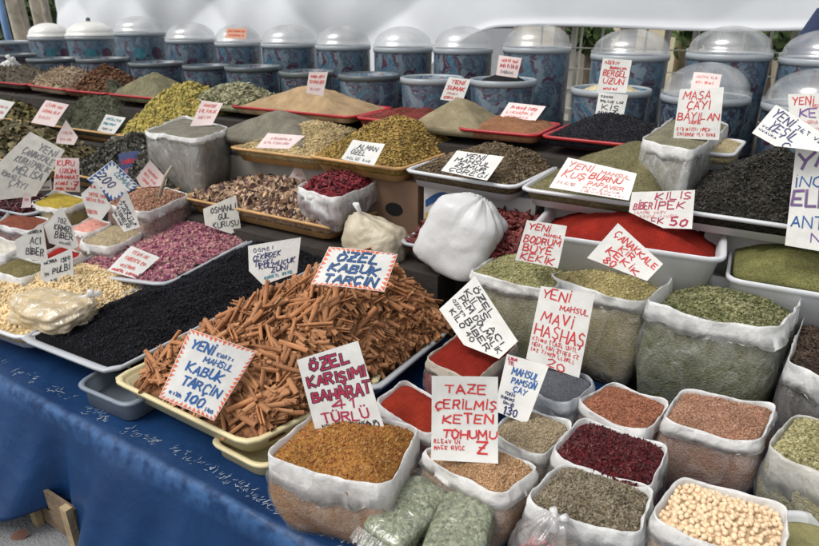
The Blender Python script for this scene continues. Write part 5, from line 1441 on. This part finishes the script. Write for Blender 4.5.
card("wide pink red lettered card lying on the grey olive herb",
     [(568, 157), (637, 173), (629, 200), (549, 187)], (588, 192, 1.06), 50,
     [("YENİ", .06, .40, .28, .20, 'pink', .9), ("MAHSUL", .52, .94, .27, .12, 'pink', .6), ("KUŞ", .06, .36, .58, .22, 'pink', 1.0), ("BURNU", .40, .84, .5, .18, 'red', .9), ("PAPAVER", .42, .9, .72, .14, 'pink', .7), ("~", .06, .34, .82, .09, 'pale', .6), ("~", .4, .92, .84, .07, 'pale', .5), ("~", .4, .92, .95, .07, 'pale', .5)])
card("card in black capitals lying on the dark brown spice",
     [(457, 150), (504, 157), (487, 180), (441, 171)], (464, 175, 1.055), 50,
     [("YENİ", .22, .66, .25, .18, 'black', .7), ("MAHSUL", .1, .86, .48, .18, 'black', .7), ("ZUMUR", .18, .84, .70, .17, 'black', .7), ("ÇÖREĞİ", .12, .94, .93, .17, 'black', .7)])
card("card lettered black lying on the golden brown seeds",
     [(353, 139), (385, 145), (374, 165), (341, 160)], (357, 162, 1.06), 46,
     [("ALMAN", .26, .86, .36, .20, 'black', .6), ("ÖZEL", .14, .6, .64, .2, 'black', .6), ("~", .12, .88, .9, .12, 'grey', .5)])
card("faint pink lettered card lying on the pale yellow seeds",
     [(268, 133), (305, 136), (289, 149), (256, 148)], (272, 148, 1.06), 50, [("~", .2, .86, .4, .15, 'pale', .5), ("~", .12, .84, .7, .15, 'pale', .5)], mat=CARD_PINK)
card("tall red lettered card standing in the bag of grey green tea",
     [(680, 89), (724, 87), (719, 140), (673, 138)], (696, 139, 1.19), 12,
     [("MAŞA", .1, .72, .22, .15, 'red', .9), ("ÇAYI", .2, .74, .42, .15, 'red', .9), ("BAYILAN", .04, .96, .62, .14, 'red', .9), ("~", .3, .6, .7, .07, 'red', .6), ("~", .06, .8, .84, .07, 'red', .5), ("~", .08, .9, .94, .07, 'red', .5)])
card("big slanted card in navy letters, in front of the grey domed jar with pink paper",
     [(776, 105), (830, 137), (822, 152), (775, 146), (752, 132)], (792, 147, 1.27), 30,
     [("YENİ", .06, .42, .34, .24, 'navy', 1.2), ("~", .5, .95, .3, .12, 'navy', .7), ("YEŞİL", .14, .62, .66, .24, 'navy', 1.2), ("~", .06, .3, .72, .07, 'navy', .5), ("~", .05, .38, .84, .07, 'navy', .5), ("ÇAY", .5, .92, .95, .2, 'navy', 1.2)],
     tq=[(776, 105), (830, 137), (806, 164), (752, 132)])
card("red and purple lettered card standing behind the big slanted navy one",
     [(788, 94), (840, 92), (840, 142), (790, 140)], (815, 140, 1.27), 12,
     [("YENİ", .08, .5, .24, .15, 'red', .9), ("~", .4, .95, .3, .07, 'red', .5), ("KEZE", .2, .95, .5, .18, 'purple', 1.1), ("~", .2, .9, .64, .08, 'pale', .6), ("~", .2, .9, .78, .08, 'pale', .6)])
card("big upright card in outlined purple letters, planted in the green herb tub",
     [(796, 147), (850, 140), (846, 256), (785, 245)], (812, 246, 1.0), 10,
     [("YA", .04, .70, .22, .17, 'purple', 1.6, 'grey'), ("İNCE", .04, .78, .40, .09, 'blue', 1.2), ("ELMA", .04, 1.0, .60, .16, 'purple', 1.5, 'grey'), ("ANTEP", .06, 1.0, .80, .11, 'blue', 1.4), ("N", .42, .62, .94, .09, 'purple', 1.3)])
card("red lettered card stuck in the jar of pale grain, the upper of two",
     [(603, 58), (632, 60), (626, 93), (597, 91)], (611, 92, 1.34), 10,
     [("~", .1, .6, .16, .1, 'red', .5), ("~", .3, .9, .3, .07, 'red', .5), ("BERGEL", .1, .92, .52, .17, 'red', .8), ("UZUN", .14, .86, .76, .16, 'red', .8), ("~", .2, .7, .93, .06, 'red', .5)])
card("white card with black writing hanging below the upper red one on the grain jar",
     [(599, 92), (628, 95), (623, 118), (595, 115)], (609, 115, 1.21), 14,
     [("~", .1, .5, .2, .1, 'black', .5), ("~", .1, .9, .4, .1, 'black', .5), ("KİŞ", .2, .8, .72, .22, 'black', .7), ("~", .1, .85, .92, .12, 'black', .6)])
card("small pinkish card stuck in the jar of black seeds",
     [(499, 55), (522, 58), (517, 78), (496, 75)], (507, 77, 1.32), 12, [("~", .15, .85, .28, .13, 'red', .5), ("~", .12, .9, .55, .17, 'crimson', .6), ("~", .2, .8, .85, .15, 'grey', .6)], mat=CARD_PINK)
card("red lettered narrow card leaning on the blue jar behind the grey tan heap",
     [(449, 77), (471, 79), (462, 103), (440, 99)], (452, 101, 1.20), 16, [("YENİ", .2, .8, .26, .15, 'red', .7), ("SUMAK", .1, .9, .54, .15, 'red', .7), ("~", .2, .7, .72, .08, 'pale', .5), ("~", .14, .8, .92, .12, 'red', .5)])
card("tilted pink lettered card lying on the orange brown spice",
     [(509, 102), (546, 106), (535, 121), (499, 117)], (517, 119, 1.16), 46, [("~", .14, .86, .35, .17, 'red', .5), ("~", .1, .88, .65, .17, 'pink', .5), ("~", .12, .8, .92, .13, 'pale', .5)], mat=CARD_PINK)
card("pink upright card stuck in the low dark jar behind the beige cone",
     [(309, 72), (328, 72), (323, 96), (306, 93)], (315, 94, 1.24), 12, [("~", .15, .85, .25, .12, 'red', .5), ("~", .1, .9, .5, .14, 'pink', .6), ("~", .2, .8, .8, .1, 'pale', .5)], mat=CARD_PINK)
card("faded pink lettered card leaning in the grey powder bag",
     [(202, 100), (223, 103), (212, 125), (190, 126)], (203, 124, 1.07), 34, [("~", .2, .8, .22, .12, 'pink', .5), ("~", .12, .88, .45, .13, 'pink', .5), ("~", .2, .8, .7, .12, 'pale', .5)], mat=CARD_PINK)
card("orange paper card lying under a clear domed lid",
     [(227, 28), (247, 28), (246, 39), (225, 38)], (236, 39, 1.475), 20, [("~", .1, .9, .35, .15, 'orange', .5), ("~", .15, .85, .75, .15, 'orange', .5)], mat=m_plain("orange_card", (.75, .42, .3), .7))
card("big old greyish card with brown black capitals, leaning at the far end beside olive herb",
     [(30, 131), (65, 150), (36, 196), (-6, 200), (-4, 166)], (22, 195, .80), 24,
     [("YENİ", .42, .9, .20, .12, 'grey', .9), ("ÇANAKKALE", .16, .94, .36, .11, 'grey', .8), ("KURUTMALIK", .14, .96, .52, .11, 'grey', .8), ("MELİSA", .26, .9, .70, .13, 'grey', 1.0), ("~", .1, .5, .8, .08, 'grey', .6), ("ÇAYI", .36, .72, .93, .11, 'grey', .8)],
     tq=[(30, 131), (65, 150), (36, 196), (-12, 184)], mat=CARD_OLD)
card("upright card densely lettered in red, behind the mustard yellow bag",
     [(56, 158), (79, 158), (80, 192), (53, 191)], (67, 190, .80), 12,
     [("KURU", .08, .8, .22, .16, 'red', .8), ("ÜZÜM", .2, .86, .45, .13, 'red', .7), ("BAHARAT", .06, .95, .62, .11, 'red', .7), ("~", .08, .7, .8, .1, 'red', .6), ("~", .1, .9, .95, .08, 'red', .5), ("7", .74, .95, .88, .16, 'red', 1.1)], mat=CARD_PINK)
card("blue bordered card numbered 200, leaning behind the reddish brown bag",
     [(112, 160), (139, 186), (113, 200), (87, 179)], (114, 197, .80), 22,
     [("CEMAL", .32, .92, .30, .17, 'teal', .7), ("200", .1, .62, .72, .28, 'navy', 1.1)], tq=[(112, 160), (139, 186), (113, 202), (87, 180)], border='blue')
card("navy card with serrated white edge and red writing, in front of the grey flowers",
     [(118, 154), (140, 150), (144, 166), (137, 176), (122, 176)], (130, 175, .83), 22,
     [("~", .1, .9, .5, .2, 'red', .6), ("~", .15, .85, .9, .2, 'pale', .6)], tq=[(118, 154), (140, 150), (142, 172), (122, 176)], mat=m_plain("navy_card", (.05, .07, .19), .6))
card("pink lettered diamond card held by a wooden stick in the reddish brown bag",
     [(150, 160), (167, 179), (165, 186), (141, 187), (136, 178)], (151, 187, .82), 18, [("~", .2, .7, .4, .12, 'pink', .5), ("~", .15, .8, .62, .12, 'pink', .5), ("~", .25, .8, .85, .12, 'pink', .5)], tq=[(150, 160), (167, 179), (152, 194), (136, 178)], mat=CARD_PINK)
card("pink lettered card pointed at the top, between mustard and reddish brown bags",
     [(96, 181), (103, 192), (111, 207), (101, 221), (88, 216), (81, 194)], (98, 219, .75), 20, [("~", .2, .5, .1, .08, 'red', .6), ("~", .2, .9, .34, .1, 'pink', .6), ("~", .1, .9, .5, .1, 'pink', .6), ("~", .1, .5, .85, .12, 'pink', .7)], tq=[(84, 182), (107, 188), (110, 220), (84, 218)])
card("narrow black lettered card with pointed top, standing in the beige seed bag",
     [(126, 189), (134, 208), (140, 227), (124, 232), (112, 215)], (126, 231, .74), 20, [("~", .2, .9, .3, .1, 'black', .6), ("DANE", .08, .9, .5, .16, 'black', .7), ("BİBER", .14, .9, .74, .15, 'black', .7), ("~", .2, .8, .92, .1, 'black', .6)], tq=[(124, 190), (142, 226), (124, 234), (108, 206)])
card("upper of the pointed white cards, black lettered, before the mustard bag",
     [(61, 206), (72, 226), (79, 246), (72, 250), (49, 243), (44, 226)], (62, 247, .73), 18, [("TOZ", .25, .66, .33, .13, 'black', .6), ("KIRMIZI", .16, .84, .53, .14, 'black', .7), ("BİBER", .22, .86, .75, .16, 'black', .8), ("~", .4, .8, .9, .08, 'grey', .5)], tq=[(54, 208), (72, 214), (79, 250), (46, 246)])
card("white card with black lettering and three ruled lines, leftmost of the pointed group",
     [(43, 224), (48, 259), (44, 262), (17, 257), (15, 240)], (32, 259, .71), 20, [("~", .4, .9, .2, .08, 'black', .6), ("ACI", .46, .82, .52, .2, 'black', .7), ("BİBER", .3, .88, .84, .2, 'black', .8)], tq=[(15, 230), (45, 224), (48, 262), (17, 258)])
card("lowest of the pointed white cards, black lettered, standing in the roasted beans",
     [(41, 262), (72, 248), (74, 280), (62, 291), (40, 279)], (60, 288, .64), 22, [("~", .1, .5, .25, .1, 'black', .6), ("~", .6, .9, .3, .14, 'black', .7), ("PULBİ", .36, .9, .58, .17, 'black', .8), ("~", .1, .3, .6, .1, 'black', .5), ("~", .3, .7, .88, .14, 'black', .7)], tq=[(41, 258), (72, 248), (74, 284), (41, 290)])
card("pink lettered card lying between roasted beans and rose tray",
     [(131, 246), (160, 257), (136, 279), (107, 270)], (121, 275, .665), 44, [("~", .2, .8, .22, .12, 'pink', .6), ("~", .14, .86, .48, .14, 'pink', .7), ("~", .2, .8, .74, .12, 'pink', .6), ("~", .1, .9, .94, .1, 'red', .7)])
card("black lettered card with a tall corner, standing at the back of the rose buds",
     [(236, 195), (241, 229), (231, 234), (205, 225), (203, 209)], (221, 230, .70), 24, [("OSMANLI", .2, .95, .38, .16, 'black', .7), ("GÜL", .4, .72, .6, .16, 'black', .7), ("KURUSU", .24, .96, .86, .17, 'black', .7)], tq=[(203, 204), (236, 195), (241, 230), (205, 234)], mat=CARD_OLD)
card("blank pink triangular card standing in the dried fruit beside the milky bag",
     [(299, 158), (314, 180), (286, 184)], (300, 182, .84), 20, [("~", .35, .65, .7, .1, 'pale', .5)], tq=[(286, 160), (312, 160), (314, 182), (286, 184)], mat=CARD_PINK)
card("small white card edge with faint red, standing over the olive leaves at the far end",
     [(-6, 98), (15, 102), (2, 120), (-10, 118)], (2, 119, .97), 40, [("~", .3, .9, .4, .12, 'pale', .5), ("~", .3, .9, .7, .12, 'pale', .5)])
card("faint pink lettered card leaning on the dark green herb and olive leaves",
     [(46, 100), (69, 104), (54, 127), (31, 122)], (43, 125, .95), 42, [("~", .15, .85, .25, .12, 'pink', .5), ("~", .15, .9, .5, .12, 'pink', .5), ("~", .15, .7, .78, .12, 'pale', .5)], mat=CARD_PINK)
card("grey white card with blue grey writing before the yellow chamomile",
     [(106, 114), (126, 118), (114, 134), (97, 131)], (106, 133, .93), 40, [("~", .15, .9, .28, .14, 'teal', .5), ("~", .12, .86, .55, .14, 'teal', .5), ("~", .2, .8, .85, .12, 'grey', .5)])
card("small pink pointed card with cut corners before the dark green herb",
     [(66, 120), (78, 137), (74, 145), (56, 143), (57, 136)], (66, 144, .90), 24, [("~", .25, .8, .5, .12, 'pale', .5), ("~", .2, .8, .8, .12, 'pale', .5)], tq=[(57, 122), (76, 124), (76, 145), (56, 144)], mat=CARD_PINK)
card("pink paper lying under the wide grey dome behind the tall red lettered card",
     [(694, 72), (722, 74), (718, 92), (690, 90)], (706, 91, 1.33), 30, [("~", .15, .85, .3, .12, 'pale', .6), ("~", .15, .85, .6, .12, 'pink', .6)], mat=CARD_PINK)
card("small white card with a violet mark behind the mustard bag",
     [(51, 178), (52, 190), (36, 191)], (45, 190, .80), 20, [("~", .4, .9, .8, .15, 'purple', .6)], tq=[(36, 178), (52, 178), (52, 191), (36, 191)])
card("tiny pinkish tag below the big old card, by the brown red powder bag",
     [(24, 193), (31, 194), (31, 207), (21, 208)], (26, 207, .76), 15, [("~", .2, .8, .5, .15, 'pale', .5)], mat=CARD_PINK)
# scoop handle in the reddish brown bag
a, b2 = at_y(172, 166, 1.78), at_y(158, 188, 1.72)
mb = MB(); mb.tube([a, (a + b2) / 2, b2 - np.array([0, 0, .04])], [.007, .008, .009], 10)
tag(mb.build("scoop_handle", m_plain("wood_handle", (.34, .29, .22), .7, .2, 30), None, True), "grey wooden scoop handle sticking out of the reddish brown bag", "scoop")

for o in bpy.data.objects:
    if '_o' in o: del o['_o']
